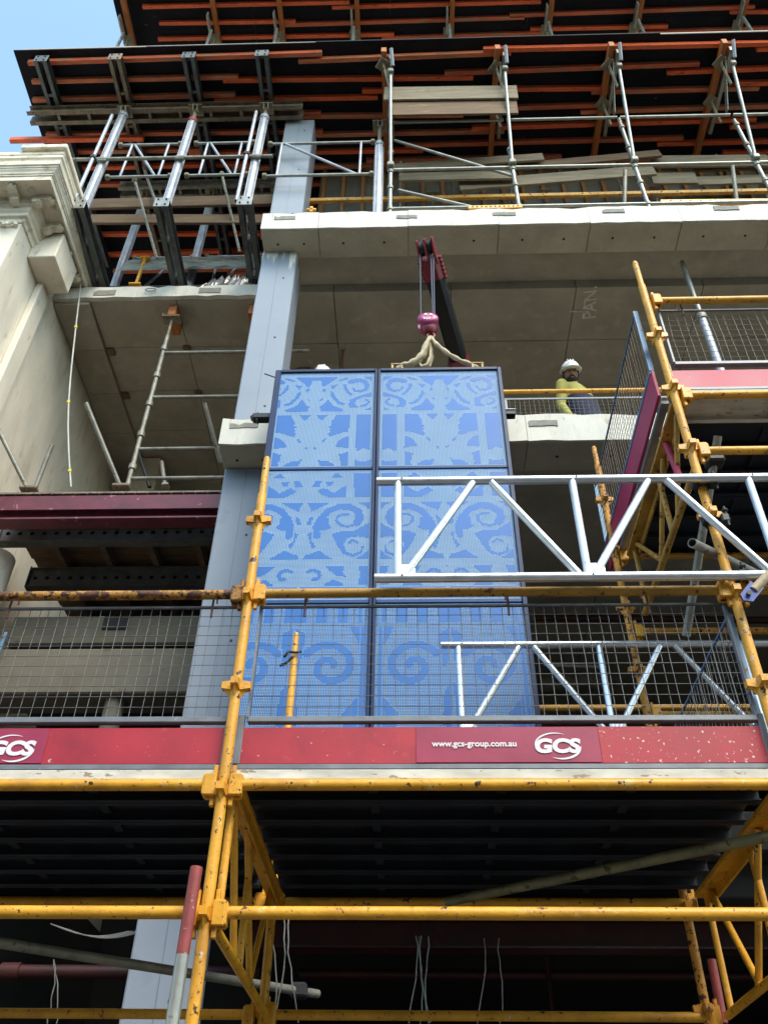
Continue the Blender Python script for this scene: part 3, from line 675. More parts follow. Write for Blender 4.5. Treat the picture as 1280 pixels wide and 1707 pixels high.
def plank(name, p0, p1, w, h, m, label, cat, group=None, bev=.006, up=(0, 0, 1)):
    mb = MB().bar(p0, p1, w, h, up, bev)
    o = obj(name, mb, m); c = (Vector(p0) + Vector(p1)) / 2
    o.data.transform(Matrix.Translation(-c)); o.location = c
    return tag(o, label, cat, group)
plank('timber_plank', PD(150, 341, 6.45), PD(470, 333, 6.45), .04, .24, 'timber_brown', 'upper brown plank on edge behind the silver props', 'plank', 'planks behind the props')
plank('timber_plank', PD(150, 366, 6.5), PD(470, 366, 6.5), .04, .21, 'timber_brown', 'lower brown plank on edge behind the silver props', 'plank', 'planks behind the props')
for i, (a, b, c) in enumerate((((225, 300), (262, 430), 'galv_old'), ((370, 290), (400, 420), 'galv_old'), ((265, 350), (240, 280), 'galv'))):
    t = thing('raking_strut', PD(*a, 6.15), ('thin raking steel strut by the cornice prop', 'thin raking steel strut by the middle prop', 'short pale strut under the cross beam')[i], 'strut')
    obj('tube', MB().tube(PD(*a, 6.15), PD(*b, 6.7), .02, 8), c, t); obj('end_clamp', MB().ellipsoid(PD(*a, 6.15), .04, .04, .04, 8, 6), 'plate', t)

# crumpled sheets on the left slab
def crumple(name, c, sx, sy, sz, m, label, cat, seed, n=26):
    rnd = np.random.RandomState(seed); h = np.zeros((n, n)); g = np.linspace(0, 1, n); X, Y = np.meshgrid(g, g)
    for k in range(26):
        a, b, ph = rnd.uniform(-22, 22), rnd.uniform(-22, 22), rnd.uniform(0, 6.3); h += np.abs(np.sin(a * X + b * Y + ph)) * rnd.uniform(.3, 1)
    h = (h - h.min()) / (h.max() - h.min()) * (np.sin(math.pi * X) * np.sin(math.pi * Y)) ** .35
    j = rnd.uniform(-.4, .4, (2, n, n)) / n
    mb = MB(); vs = [(((X[i, k] + j[0, i, k]) - .5) * sx, ((Y[i, k] + j[1, i, k]) - .5) * sy, h[i, k] * sz) for i in range(n) for k in range(n)]
    mb.add(vs, [(i * n + k, i * n + k + 1, (i + 1) * n + k + 1, (i + 1) * n + k) for i in range(n - 1) for k in range(n - 1)])
    o = obj(name, mb, m); o.location = c
    return tag(o, label, cat)
crumple('plastic_sheet', (-2.33, 6.93, 11.23), .72, .34, .52, 'foil', 'crumpled silvery plastic sheet heaped on slab beside the column', 'plastic sheet', 3)
crumple('plastic_sheet', (-4.27, 6.9, 11.23), .30, .30, .50, 'foil', 'small crumpled foil bundle on slab beside the corbel block', 'plastic sheet', 4)
tp = crumple('tarpaulin', PD(330, 440, 7.05), 2.1, .5, .10, 'grey_sheet', 'grey tarpaulin hung along the left slab behind the needles', 'tarpaulin', 6); tp.rotation_euler.x = math.radians(72)
t = thing('yellow_prop', PD(228, 478, 6.95), 'small yellow prop on the left slab between two needle beams', 'prop')
a, b = PD(226, 476, 6.95), PD(243, 430, 7.0)
obj('tube', MB().tube(a, b, .022, 10), 'yellow', t); obj('head', MB().box(b.x - .07, b.x + .07, b.y - .03, b.y + .03, b.z - .02, b.z + .02, .008), 'yellow', t)
obj('foot', MB().box(a.x - .08, a.x + .08, a.y - .05, a.y + .05, a.z - .02, a.z + .01, .006), 'yellow', t)
plank('floor_board', (-4.0, 7.0, 11.4), (-2.7, 7.25, 11.28), .2, .03, 'galv_old', 'grey steel board lying across the left slab', 'board')
for k in range(2):
    t = thing('scaffold_tube', (-3.0, 7.6 + k * .3, 11.7), ('dark level tube crossing low behind the needle beams', 'second dark level tube, lower behind the needle beams')[k], 'tube')
    obj('tube', MB().tube((-4.3, 7.02 + k * .1, 11.62 - k * .14), (-1.8, 7.02 + k * .1, 11.60 - k * .14), .024, 10), 'black_steel', t)

# ================================================================== SHORING FRAMES ON SLAB B (right half)
sh = thing('shoring_scaffold', (2, 5.85, 11.335), 'galvanised shoring frames standing on the slab edge under red joists', 'scaffold')
for i, x in enumerate(FX):
    zt = (14.12, 13.0, 13.75, 13.65)[i]
    s = obj('standard', MB().tube((x, 5.9, 11.34), (x, 5.9, zt), .0265, 12), 'galv', sh)
    for k, z in enumerate((11.55, 12.05, 12.45, 12.95, 13.5)):
        if z < zt: obj('collar', MB().tube((x, 5.9, z - .03), (x, 5.9, z + .03), .04, 10), 'galv_old', s)
    obj('base_plate', MB().box(x - .075, x + .075, 5.83, 5.97, 11.336, 11.348), 'galv_old', s)
    # raker rising forward to the deck edge, and jack heads
    if 1:
        r0, r1 = Vector((x, 5.87, 12.55)), Vector((x + .0, 5.42, ZC - .35))
        rk = obj('raker', MB().tube(r0, r1, .024, 12), 'galv', sh)
        obj('coupler', MB().obox(r0, XYZ, (.045, .05, .045), .012), 'galv_old', rk)
        obj('coupler', MB().obox(r1, XYZ, (.04, .05, .045), .012), 'galv_old', rk)
        obj('side_plate', MB().prism([(0, 0), (.09, 0), (.55, -.62), (.45, -.64)], (x - .05, 5.40, ZC - .12), ((0, 1, 0), (0, 0, 1), (1, 0, 0)), .012), 'galv', sh)
    for yy in ((5.48, 6.02) if i else (5.4,)):
        mb = MB().obox((x - .10, yy, ZC - .155), ((math.cos(.6), math.sin(.6), 0), (-math.sin(.6), math.cos(.6), 0), (0, 0, 1)), (.085, .085, .012), .004)
        mb.tube((x - .10, yy, ZC - .17), (x - .02, yy + .12, ZC - .55), .02, 8)
        mb.prism([(-.05, 0), (.05, 0), (.015, -.09), (-.015, -.09)], (x - .105, yy, ZC - .165), ((0, 1, 0), (0, 0, 1), (1, 0, 0)), .01)
        obj('jack_head', mb, 'plate', sh)
    s2 = obj('standard', MB().tube((x + .12, 6.75, 11.34), (x + .12, 6.75, 14.3), .024, 10), 'galv', sh)
    obj('jack_head', MB().box(x + .5, x + .66, 6.7, 6.84, 13.35, 13.37).tube((x + .58, 6.77, 12.4), (x + .58, 6.77, 13.35), .02, 8).prism([(-.06, 0), (.06, 0), (.02, -.12), (-.02, -.12)], (x + .575, 6.77, 13.35), ((0, 1, 0), (0, 0, 1), (1, 0, 0)), .01), 'plate', sh)
for z in (13.80, 12.50, 11.56):
    for a, b in zip(FX[:-1], FX[1:]): obj('ledger', MB().tube((a + .02, 5.9, z), (b - .02, 5.9, z), .0225, 10), 'galv', sh)
    obj('ledger', MB().tube((FX[-1] + .02, 5.9, z), (6.1, 5.9, z), .0225, 10), 'galv', sh)
for (x0, z0, x1, z1) in ((-.15, 13.35, 1.36, 12.35), (-.1, 12.05, .95, 11.55)):
    obj('diagonal', MB().tube((x0, 5.93, z0), (x1, 5.93, z1), .02, 10), 'galv', sh)
obj('diagonal', MB().tube((FX[2] - .25, 6.3, 11.4), (FX[2] + .0, 6.2, 12.9), .028, 8), 'galv_old', sh)
obj('diagonal', MB().tube((FX[3] - .35, 6.3, 11.4), (FX[3] - .1, 6.2, 13.0), .028, 8), 'galv_old', sh)
# timber hoarding boards and planks between the frames
plank('hoarding_board', PD(640, 157, 5.60), PD(862, 154, 5.60), .03, .38, 'timber', 'grey weathered hoarding board high between two shoring frames', 'board', None, .004)
plank('hoarding_board', PD(648, 182, 5.64), PD(862, 179, 5.64), .03, .38, 'timber_brown', 'brown hoarding board under the grey one between shoring frames', 'board', None, .004)
rows = [((655, 280), (905, 262), .18, 'timber', 'thin tan plank tilted between the first two shoring frames'), ((665, 296), (860, 292), .2, 'timber', 'plank leaning behind the diagonal brace of the shoring'),
        ((770, 287), (1100, 256), .17, 'timber_brown', 'long brown plank rising to the right behind shoring frames'),
        ((765, 310), (1090, 284), .25, 'timber', 'broad grey plank under the long brown one behind shoring'),
        ((1085, 270), (1279, 268), .3, 'timber', 'grey plank behind the third shoring frame'), ((1150, 266), (1320, 262), .07, 'timber', 'narrow pale batten on top of the grey planks'),
        ((1085, 298), (1160, 297), .3, 'timber', 'short square plank end behind the third shoring frame'), ((1150, 303), (1330, 297), .22, 'timber', 'lower grey plank running out to the right of shoring'),
        ((1155, 281), (1330, 276), .15, 'timber_brown', 'middle brown grey plank running out to the right of shoring')]
for i, (a, b, h, m, lab) in enumerate(rows):
    D = 6.3 + .045 * i
    plank('timber_plank', PD(*a, D), PD(*b, D), .035, h, m, lab, 'plank', 'planks stacked on edge behind the shoring', .004)
# yellow scaffold rails lying along the slab
for i, (a, b, D, m) in enumerate((((515, 335), (1300, 318), 6.5, 'yellow_dirty'), ((1100, 338), (1300, 336), 5.95, 'yellow'), ((780, 348), (870, 346), 5.88, 'yellow'))):
    p0, p1 = PD(*a, D), PD(*b, D)
    t = thing('yellow_rail', (p0 + p1) / 2, ('long yellow rail with holes at the back of the slab', 'yellow rail lying on the slab edge under the end frame', 'short yellow coupler bar lying on the slab edge')[i], 'rail')
    obj('bar', MB().bar(p0, p1, .05, .075, (0, 0, 1), .006), m, t)
    for k in range(1, 12):
        q = p0 + (p1 - p0) * (k / 12); obj('bolt', MB().tube(q + Vector((0, -.024, 0)), q + Vector((0, -.03, 0)), .012, 6), 'black_steel', t)
t = thing('yellow_clip', PD(519, 350, 5.86), 'small yellow clip standing on the slab edge by the column', 'clip')
p = PD(519, 350, 5.86); obj('body', MB().box(p.x - .02, p.x + .02, p.y - .02, p.y + .02, p.z - .06, p.z + .06, .006), 'yellow', t); obj('wing', MB().box(p.x - .06, p.x + .06, p.y - .02, p.y + .015, p.z - .02, p.z + .015, .006), 'yellow', t)
# ================================================================== LEFT BAY, UNDER THE SOFFIT
pt = PZ(283, 548, 10.6); SX, SY = pt.x, pt.y
pf = thing('propping_frame', (SX, SY, 7.75), 'galvanised propping frame with level rungs under the left soffit', 'frame')
zb = 7.76
s = obj('standard', MB().tube((SX, SY, zb), (SX, SY, 10.45), .0265, 12), 'galv_old', pf)
for z in (8.2, 8.7, 9.2, 9.7, 10.2): obj('collar', MB().tube((SX, SY, z - .035), (SX, SY, z + .035), .042, 10), 'galv_old', s)
obj('jack', MB().tube((SX, SY, 10.45), (SX, SY, 10.78), .017, 8).box(SX - .11, SX + .11, SY - .07, SY + .07, 10.78, 10.795).box(SX - .11, SX - .10, SY - .07, SY + .07, 10.795, 10.84), 'plate', pf)
for py in (588, 662, 748, 797):
    q = PD(300, py, SY); obj('rung', MB().tube((SX, SY, q.z), (-1.2, SY, q.z), .0225, 12), 'galv_old', pf)
obj('bearer', MB().box(SX - .05, SX + .05, 6.86, 7.2, 10.80, 10.99, .005), 'orange_timber', pf)
obj('bearer', MB().box(-2.02, -1.92, 6.86, 7.2, 10.80, 10.99, .005), 'orange_timber', pf)
for i, (a, b, m, lab) in enumerate((((202, 814, 6.88), (144, 672, 6.45), 'galv_old', 'raking galvanised tube rising from purple beam along the old wall'),
                                    ((368, 772, 7.0), (341, 672, 6.6), 'galv_old', 'raking tube rising in front of the grey column bracket'),
                                    ((48, 818, 6.84), (-20, 680, 6.5), 'galv_old', 'raking tube leaning on the purple beam at the old wall end'),
                                    ((60, 812, 6.84), (87, 742, 6.75), 'galv_old', 'short tube standing up from the coupler on the purple beam'),
                                    ((276, 812, 7.6), (270, 770, 7.6), 'galv_old', 'short jack standing on the left timber floor'),
                                    ((250, 812, 8.0), (228, 745, 8.0), 'black_steel', 'dark thin tube leaning behind the propping frame'))):
    p0, p1 = PD(*a), PD(*b); t = thing('scaffold_tube', p0, lab, 'tube', 'loose tubes in the left bay')
    obj('tube', MB().tube(p0, p1, .0245, 12, hollow=.005), m, t)
    if i in (0, 2, 4): obj('coupler', MB().obox(p0 + Vector((0, 0, .02)), XYZ, (.09 if i != 4 else .04, .05, .022), .01), 'brown_steel' if i != 4 else 'galv', t)
t = thing('conduit', PD(135, 480, 6.7), 'thin white conduit with yellow ties hanging down before the old wall', 'conduit')
cpts = [PD(x, y, 6.68 - .0006 * (y - 475)) for x, y in ((135, 474), (131, 510), (127, 545), (122, 590), (118, 630), (115, 670), (114, 710), (115, 750), (117, 785), (119, 812))]
obj('pipe', MB().path(cpts, .010, 8), 'conduit', t)
for k in (2, 5, 8): obj('tie', MB().obox(cpts[k], XYZ, (.017, .014, .02), .004), 'tie', t)
fcx = PD(240, 790, 9.6)
t = thing('inner_column', (fcx.x, 9.6, 7.755), 'pale square column deep inside the left bay', 'column')
obj('shaft', MB().box(fcx.x - .2, fcx.x + .2, 9.6, 10.0, 7.755, 10.94, .02), 'concrete_beam', t)
obj('tag_mark', MB().box(fcx.x - .06, fcx.x - .02, 9.59, 9.6, 9.0, 9.5), 'chalk', t)

# ================================================================== BLUE PERFORATED SCREEN PANELS
def pip(S, T, poly):
    x = np.array([p[0] for p in poly]); y = np.array([p[1] for p in poly]); r = np.zeros(S.shape, bool); j = len(poly) - 1
    for i in range(len(poly)):
        c = ((y[i] > T) != (y[j] > T))
        with np.errstate(divide='ignore', invalid='ignore'):
            xi = (x[j] - x[i]) * (T - y[i]) / (y[j] - y[i] + 1e-12) + x[i]
        r ^= c & (S < xi); j = i
    return r
def stroke(S, T, pts, w0, w1, asp):
    r = np.zeros(S.shape, bool); n = len(pts) - 1
    for i in range(n):
        (x0, y0), (x1, y1) = pts[i], pts[i + 1]; dx, dy = x1 - x0, (y1 - y0) * asp; L = dx * dx + dy * dy + 1e-12
        u = np.clip(((S - x0) * dx + (T - y0) * asp * dy) / L, 0, 1); w = w0 + (w1 - w0) * (i / n)
        r |= ((S - x0 - u * dx) ** 2 + ((T - y0) * asp - u * dy) ** 2) < w * w
    return r
def spiral(cx, cy, r0, r1, a0, a1, asp, n=40):
    return [(cx + (r0 + (r1 - r0) * k / n) * math.cos(a0 + (a1 - a0) * k / n), cy + (r0 + (r1 - r0) * k / n) * math.sin(a0 + (a1 - a0) * k / n) / asp) for k in range(n + 1)]
def A(x, y): # first-row tracing coordinates -> (s, t)
    t = (y - 95) / 935.0; return ((x - (545 + 30 * t)) / (565 + 50 * t), t)
def Bm(x, y): # second-row tracing coordinates
    t = (y - 25) / 1265.0; return ((x - (522 - 75 * t)) / (632 + 10 * t), t)
def pattern(row, S, T, asp):
    s = np.abs(S); d = np.zeros(s.shape, bool)
    def poly(f, *p):
        nonlocal d; d = d | pip(s, T, [f(*q) for q in p])
    if row == 0:
        poly(A, (545, 145), (750, 145), (690, 195), (625, 250), (600, 225), (590, 180), (545, 180))
        poly(A, (990, 145), (1080, 145), (1085, 190), (1050, 170))
        poly(A, (752, 183), (800, 158), (862, 150), (840, 172), (780, 186))
        poly(A, (685, 232), (755, 225), (735, 250), (715, 275), (700, 262))
        poly(A, (700, 288), (725, 310), (760, 370), (810, 410), (855, 425), (840, 442), (780, 425), (720, 365), (698, 325))
        poly(A, (612, 270), (648, 268), (640, 305), (622, 295))
        poly(A, (680, 373), (700, 400), (740, 445), (838, 480), (835, 496), (625, 496), (605, 455), (640, 430), (660, 400))
        poly(A, (598, 388), (625, 368), (632, 380), (608, 395))
        poly(A, (888, 385), (960, 352), (1090, 308), (1100, 352), (1010, 362), (955, 385), (940, 425), (985, 462), (905, 466), (884, 440))
        d |= stroke(s, T, [A(1010, 448), A(1050, 438), A(1078, 415), A(1060, 392), A(1040, 384)], .022, .014, asp)
        poly(A, (1040, 490), (1100, 465), (1105, 490))
        d |= stroke(s, T, [A(880, 196), A(950, 178), A(1010, 190), A(1045, 240), A(1030, 280), A(985, 300), A(935, 292), (A(905, 262))], .05, .014, asp)
        d |= stroke(s, T, [A(826, 232), A(838, 270), A(865, 305), A(905, 335)], .028, .016, asp)
        poly(A, (585, 538), (697, 538), (665, 570), (640, 592), (615, 570))
        poly(A, (775, 540), (908, 540), (915, 702), (850, 712), (780, 735), (735, 748), (720, 720), (745, 700), (722, 685), (745, 672), (715, 655), (745, 640), (738, 600), (762, 570))
        poly(A, (975, 535), (1115, 535), (1145, 872), (1110, 870), (1075, 855), (1040, 880), (1005, 880))
        poly(A, (1010, 968), (1060, 985), (1100, 985), (1160, 965), (1166, 1026), (1015, 1026))
        poly(A, (665, 795), (690, 765), (712, 762), (695, 795), (680, 808))
        poly(A, (598, 850), (638, 843), (608, 872))
        poly(A, (798, 842), (830, 790), (870, 762), (920, 745), (930, 862), (880, 852))
        poly(A, (838, 918), (930, 890), (940, 1027), (868, 1027), (880, 985), (860, 965), (862, 930))
        poly(A, (648, 955), (680, 970), (740, 972), (812, 1005), (822, 1027), (690, 1027), (668, 1000))
    elif row == 1:
        poly(Bm, (740, 105), (770, 75), (800, 40), (822, 75), (855, 100))
        poly(Bm, (860, 28), (908, 28), (888, 72))
        poly(Bm, (972, 28), (1122, 28), (1112, 312), (960, 312))
        poly(Bm, (590, 142), (648, 138), (632, 207), (553, 206))
        poly(Bm, (688, 145), (778, 145), (742, 198), (708, 198))
        poly(Bm, (608, 250), (660, 218), (692, 224), (770, 268), (840, 220), (892, 188), (882, 312), (712, 312), (660, 286))
        poly(Bm, (518, 372), (732, 372), (640, 420), (590, 442), (556, 462), (545, 415))
        poly(Bm, (1000, 372), (1106, 372), (1100, 448), (1060, 400))
        d |= stroke(s, T, [Bm(612, 705), Bm(606, 620), Bm(640, 540), Bm(720, 455), Bm(820, 412), Bm(920, 415), Bm(1000, 465), Bm(1015, 530), Bm(985, 578)], .05, .062, asp)
        poly(Bm, (590, 600), (660, 520), (725, 520), (722, 590), (750, 622), (700, 642), (600, 645))
        d |= stroke(s, T, [Bm(905, 490), Bm(850, 488), Bm(800, 515), Bm(795, 560), Bm(835, 600), Bm(900, 612), Bm(945, 600)], .02, .02, asp)
        poly(Bm, (510, 588), (540, 530), (582, 500), (555, 592))
        poly(Bm, (388, 0), (388, 1), (389, 0))
        poly(Bm, (750, 688), (830, 660), (960, 655), (1095, 578), (1090, 728), (1000, 706), (900, 720), (860, 780), (880, 850), (940, 875), (1010, 850), (1030, 790), (1045, 800), (1030, 870), (950, 900), (860, 880), (805, 800))
        d |= stroke(s, T, [Bm(905, 775), Bm(945, 745), Bm(990, 765)], .018, .02, asp)
        poly(Bm, (525, 680), (562, 668), (556, 740), (606, 800), (572, 828), (552, 770))
        poly(Bm, (490, 918), (510, 880), (560, 872), (640, 840), (690, 880), (755, 918))
        poly(Bm, (968, 918), (1020, 890), (1084, 838), (1078, 918))
        poly(Bm, (385, 985), (470, 985), (430, 1075))
        poly(Bm, (690, 985), (870, 985), (850, 1040), (880, 1085), (800, 1075), (730, 1030))
        poly(Bm, (990, 985), (1074, 985), (1068, 1150), (985, 1150), (1010, 1060))
        d |= stroke(s, T, spiral(*Bm(590, 1080), .12, .05, -2.4, 1.6, asp), .025, .03, asp)
        poly(Bm, (690, 1150), (760, 1105), (860, 1148), (840, 1170), (680, 1170))
        poly(Bm, (470, 1180), (1060, 1180), (1050, 1215), (480, 1215))
    else:
        d |= (T < .12) & (s < .9) & ((np.floor(s * 7) % 2) == 0)
        d |= stroke(s, T, spiral(.50, .40, .36, .05, -2.6, 6.0, asp, 70), .055, .045, asp)
        d |= (s > .90) & (s < .95) & (T > .15)
        d |= (T > .80) & (T < .93) & (s > .06) & (s < .9) & (np.abs(((s * 3.2) % 1) - .5) < .36)
        poly(lambda a, b: (a, b), (.02, .16), (.16, .2), (.10, .42), (.03, .36))
        poly(lambda a, b: (a, b), (.02, .5), (.1, .55), (.14, .74), (.03, .76))
        poly(lambda a, b: (a, b), (.68, .68), (.88, .58), (.88, .76), (.72, .77))
        poly(lambda a, b: (a, b), (.74, .15), (.88, .15), (.88, .27))
    d &= (s < .955) & (T > .03) & (T < .985)
    return ~d            # True where perforated
ZP = [8.0, 6.745, 5.38, 4.02]
PY = 5.45
def sheet(x0, x1, xc, hw, row, z1, z0, parent):
    p, h = .0116, (.0087, .0085, .0070)[row]
    nx = int((x1 - x0) / p); nz = int((z1 - z0) / p); mx = (x1 - x0 - nx * p) / 2; mz = (z1 - z0 - nz * p) / 2
    gx = x0 + mx + (np.arange(nx) + .5) * p; gz = z1 - mz - (np.arange(nz) + .5) * p
    S, Z = np.meshgrid((gx - xc) / hw, gz); T = (z1 - Z) / (z1 - z0)
    hole = pattern(row, S, T, (z1 - z0) / hw)
    mb = MB(); V = []; Fq = []
    def quad(a, b, c, d):
        o = len(V); V.extend([(a, PY, c), (b, PY, c), (b, PY, d), (a, PY, d)]); Fq.append((o, o + 1, o + 2, o + 3))
    zc = z1
    for j in range(nz):
        zt, zbm = gz[j] + h / 2, gz[j] - h / 2
        quad(x0, x1, zt, zc); zc = zbm; a = x0
        for i in np.nonzero(hole[j])[0]:
            quad(a, gx[i] - h / 2, zbm, zt); a = gx[i] + h / 2
        quad(a, x1, zbm, zt)
    quad(x0, x1, z0, zc)
    mb.add(V, Fq)
    o = obj('perforated_sheet', mb, 'blue', parent)
    obj('backing_sheet', MB().box(x0, x1, PY + .0018, PY + .012, z0, z1), 'pale_blue', o)
def screen(x0, x1, xc, label, lw, rw):
    t = thing('screen_panel', ((x0 + x1) / 2, PY, ZP[3]), label, 'panel', 'blue screen panels')
    a, b = x0 + lw, x1 - rw
    obj('side_rail', MB().box(x0, a, PY - .025, PY + .10, ZP[3], ZP[0], .004), 'navy', t)
    obj('side_rail', MB().box(b, x1, PY - .025, PY + .10, ZP[3], ZP[0], .004), 'navy', t)
    obj('top_rail', MB().box(a, b, PY - .018, PY + .09, ZP[0] - .022, ZP[0] + .012, .003), 'navy', t)
    obj('bottom_rail', MB().box(a, b, PY - .018, PY + .09, ZP[3] - .01, ZP[3] + .02, .003), 'navy', t)
    for z in ZP[1:3]: obj('transom', MB().box(a, b, PY - .010, PY + .09, z - .018, z + .018, .006), 'navy_mid', t)
    for r in range(3): sheet(a, b, xc, .545, r, ZP[r] - (.022 if r == 0 else .018), ZP[r + 1] + .018, t)
    return t
sL = screen(-1.235, -.283, -.845, 'blue perforated scrollwork screen panel beside the grey column', .05, .022)
sR = screen(-.277, .862, .285, 'blue perforated scrollwork screen panel hanging from crane slings', .022, .035)
p = PD(440, 697, PY + .06)
obj('fixing_bracket', MB().box(p.x - .10, -1.235, PY + .02, PY + .1, p.z - .035, p.z + .035, .01).prism([(0, 0), (.07, .05), (.07, -.05)], (p.x - .12, PY + .03, p.z), ((1, 0, 0), (0, 0, 1), (0, 1, 0)), .06), 'black_steel', sL)
obj('fixing_pin', MB().tube(PD(441, 623, PY + .05), (-1.22, PY + .05, 7.965), .006, 6), 'black_steel', sL)
p = PD(852, 690, PY + .06)
obj('fixing_bracket', MB().box(.862, .955, PY + .03, PY + .10, p.z - .03, p.z + .02, .004), 'black_steel', sR); obj('bracket_cap', MB().box(.865, .96, PY + .02, PY + .10, p.z + .021, p.z + .03, .002), 'white_print', sR)
lugs = []
for px in (662, 795):
    p = PD(px, 607, PY + .04); lugs.append(Vector((p.x, PY + .04, 8.06)))
    obj('lifting_lug', MB().box(p.x - .055, p.x - .035, PY + .01, PY + .07, 8.012, 8.10, .004).box(p.x + .035, p.x + .055, PY + .01, PY + .07, 8.012, 8.10, .004).box(p.x - .06, p.x + .06, PY + .005, PY + .075, 8.095, 8.11, .004).tube((p.x - .05, PY + .04, 8.055), (p.x + .05, PY + .04, 8.055), .016, 10), 'lug', sR)

# ================================================================== CRANE, HOOK BLOCK AND SLINGS
HK = PD(718, 562, PY + .04)
tip = PD(712, 418, PY + .04); b1 = PD(768, 612, 6.7)
d = (b1 - tip).normalized(); base = tip + d * ((7.9 - tip.z) / d.z)
cr = thing('mobile_crane', (base.x, base.y, 7.74), 'black and red telescopic crane boom reaching out of the floor', 'crane')
up = Vector((0, 0, 1)); up = (up - d * up.dot(d)).normalized(); side = d.cross(up)
def octbar(p0, p1, w, h):
    ax = (p1 - p0).normalized(); mb = MB(); pr = [(-w * .5, -h * .3), (-w * .3, -h * .5), (w * .3, -h * .5), (w * .5, -h * .3), (w * .5, h * .3), (w * .3, h * .5), (-w * .3, h * .5), (-w * .5, h * .3)]
    return mb.prism(pr, p0, (side, up, ax), (p1 - p0).length)
q1 = tip + d * .25; q2 = b1 - d * .05
obj('boom_section', octbar(q1 - d * .1, q2, .19, .23), 'crane_black', cr)
obj('boom_section', octbar(q2 - d * .05, base, .21, .25), 'crane_red', cr)
obj('boom_collar', octbar(q2 - d * .06, q2 + d * .05, .225, .27), 'crane_red', cr)
th = obj('boom_head', octbar(tip + d * .08, q1 + d * .06, .20, .24), 'crane_red', cr)
for k in range(6):
    q = tip + d * (.1 + .045 * k) + side * (-.11) ; obj('tooth', MB().obox(q, (side, up, d), (.02, .05, .014), .004), 'crane_red', th)
    q = tip + d * (.1 + .045 * k) + side * (.11); obj('tooth', MB().obox(q, (side, up, d), (.02, .05, .014), .004), 'crane_red', th)
for sx in (-.09, -.005, .075):
    obj('cheek_plate', MB().prism([(-.13, -.05), (.02, -.13), (.15, -.1), (.17, .08), (-.05, .1), (-.13, .05)], tip + side * (sx if side.x > 0 else -sx), (d, up, side), .016), 'crane_red', cr)
for sx, rr in ((-.05, .075), (.04, .075)):
    c0 = tip + side * sx - d * .03
    obj('sheave', MB().tube(c0 - side * .018, c0 + side * .018, rr, 18), 'black_steel', cr)
obj('turntable', MB().tube((base.x, base.y + .2, 7.74), (base.x, base.y + .2, 7.95), .4, 20), 'crane_red', cr)
obj('outrigger', MB().box(base.x - .9, base.x + .9, base.y + .1, base.y + .25, 7.745, 7.84, .02), 'crane_red', cr)
blk = PD(713, 540, PY + .04)
for ox in (-.085, .065, .085):
    a = PD(700 if ox < 0 else (718 if ox < .07 else 722), 425, PY + .03); e = blk + Vector((ox * .8, 0, .06))
    obj('wire_rope', MB().tube(a, e, .008, 8), 'rope', cr)
hb = thing('hook_block', (blk.x, blk.y, blk.z - .15), 'magenta crane hook block hanging on wire ropes above the panel', 'hook block')
R = Matrix.Rotation(.25, 3, 'Y')
obj('side_plate', MB().loft([[blk + Vector((.105 * math.cos(a) * sc, yy, .08 * math.sin(a) * sc + .0)) for a in np.linspace(0, 2 * math.pi, 22)[:-1]] for yy, sc in ((-.09, .55), (-.085, .9), (-.07, 1), (-.03, 1.0))]), 'hook_purple', hb)
obj('side_plate', MB().loft([[blk + Vector((.1 * math.cos(a) * sc, yy, .08 * math.sin(a) * sc)) for a in np.linspace(0, 2 * math.pi, 22)[:-1]] for yy, sc in ((.03, 1), (.07, 1.0), (.085, .8))]), 'hook_purple', hb)
obj('body', MB().loft([[blk + Vector((.085 * math.cos(a) * sc + .012, .07 * math.sin(a) * sc, zz)) for a in np.linspace(0, 2 * math.pi, 18)[:-1]] for zz, sc in ((.05, .8), (-.04, 1), (-.12, .85), (-.15, .5))]), 'crane_red', hb)
for ox, oz, w in ((-.02, .035, .03), (.03, .03, .025), (-.035, -.03, .012), (-.01, -.033, .012), (.015, -.03, .012)):
    obj('print_mark', MB().box(blk.x + ox - w / 2, blk.x + ox + w / 2, blk.y - .095, blk.y - .0905, blk.z + oz - .01, blk.z + oz + .01), 'white_print', hb)
obj('hook', MB().path([HK + Vector((.035 * math.cos(a), 0, .04 * math.sin(a) + .02)) for a in np.linspace(1.9, 7.2, 14)], .014, 8).tube(HK + Vector((0, 0, .05)), blk + Vector((.01, 0, -.14)), .016, 8), 'crane_red', hb)
HK = HK + Vector((0, 0, -.005))
def sling(pts, label, w):
    t = thing('lifting_sling', pts[0], label, 'sling', 'slings between hook and panel')
    for k, off in enumerate((-.028, .0, .03)):
        pp = []; n = len(pts)
        for i, p in enumerate(pts):
            f = math.sin(math.pi * i / (n - 1)); pp.append(p + Vector((off * .5 * f, off * f * 1.0, off * f * .8 + random.uniform(-.008, .008) * f)))
        sm = []
        for i in range(n - 1):
            for u in (0, .33, .66): sm.append(pp[i].lerp(pp[i + 1], u))
        sm.append(pp[-1]); obj('strand', MB().path(sm, [w * (1 + .22 * math.sin(i * 1.9 + k)) for i in range(len(sm))], 8), 'sling', t)
Ls = [HK] + [PD(x, y, PY + .04) for x, y in ((712, 572), (705, 590), (697, 600), (684, 607), (672, 609))] + [lugs[0]]
sling(Ls, 'cream webbing sling from hook to the lug near panel centre joint', .024)
Ls = [HK] + [PD(x, y, PY + .04) for x, y in ((726, 573), (738, 583), (752, 593), (768, 601), (784, 607))] + [lugs[1]]
sling(Ls, 'cream webbing sling from hook to the outer lug over boom', .02)
Ls = [HK] + [PD(x, y, PY + .07) for x, y in ((719, 580), (719, 595), (714, 608), (704, 612), (698, 606))]
sling(Ls, 'loose cream sling loop hanging slack below the hook', .013)
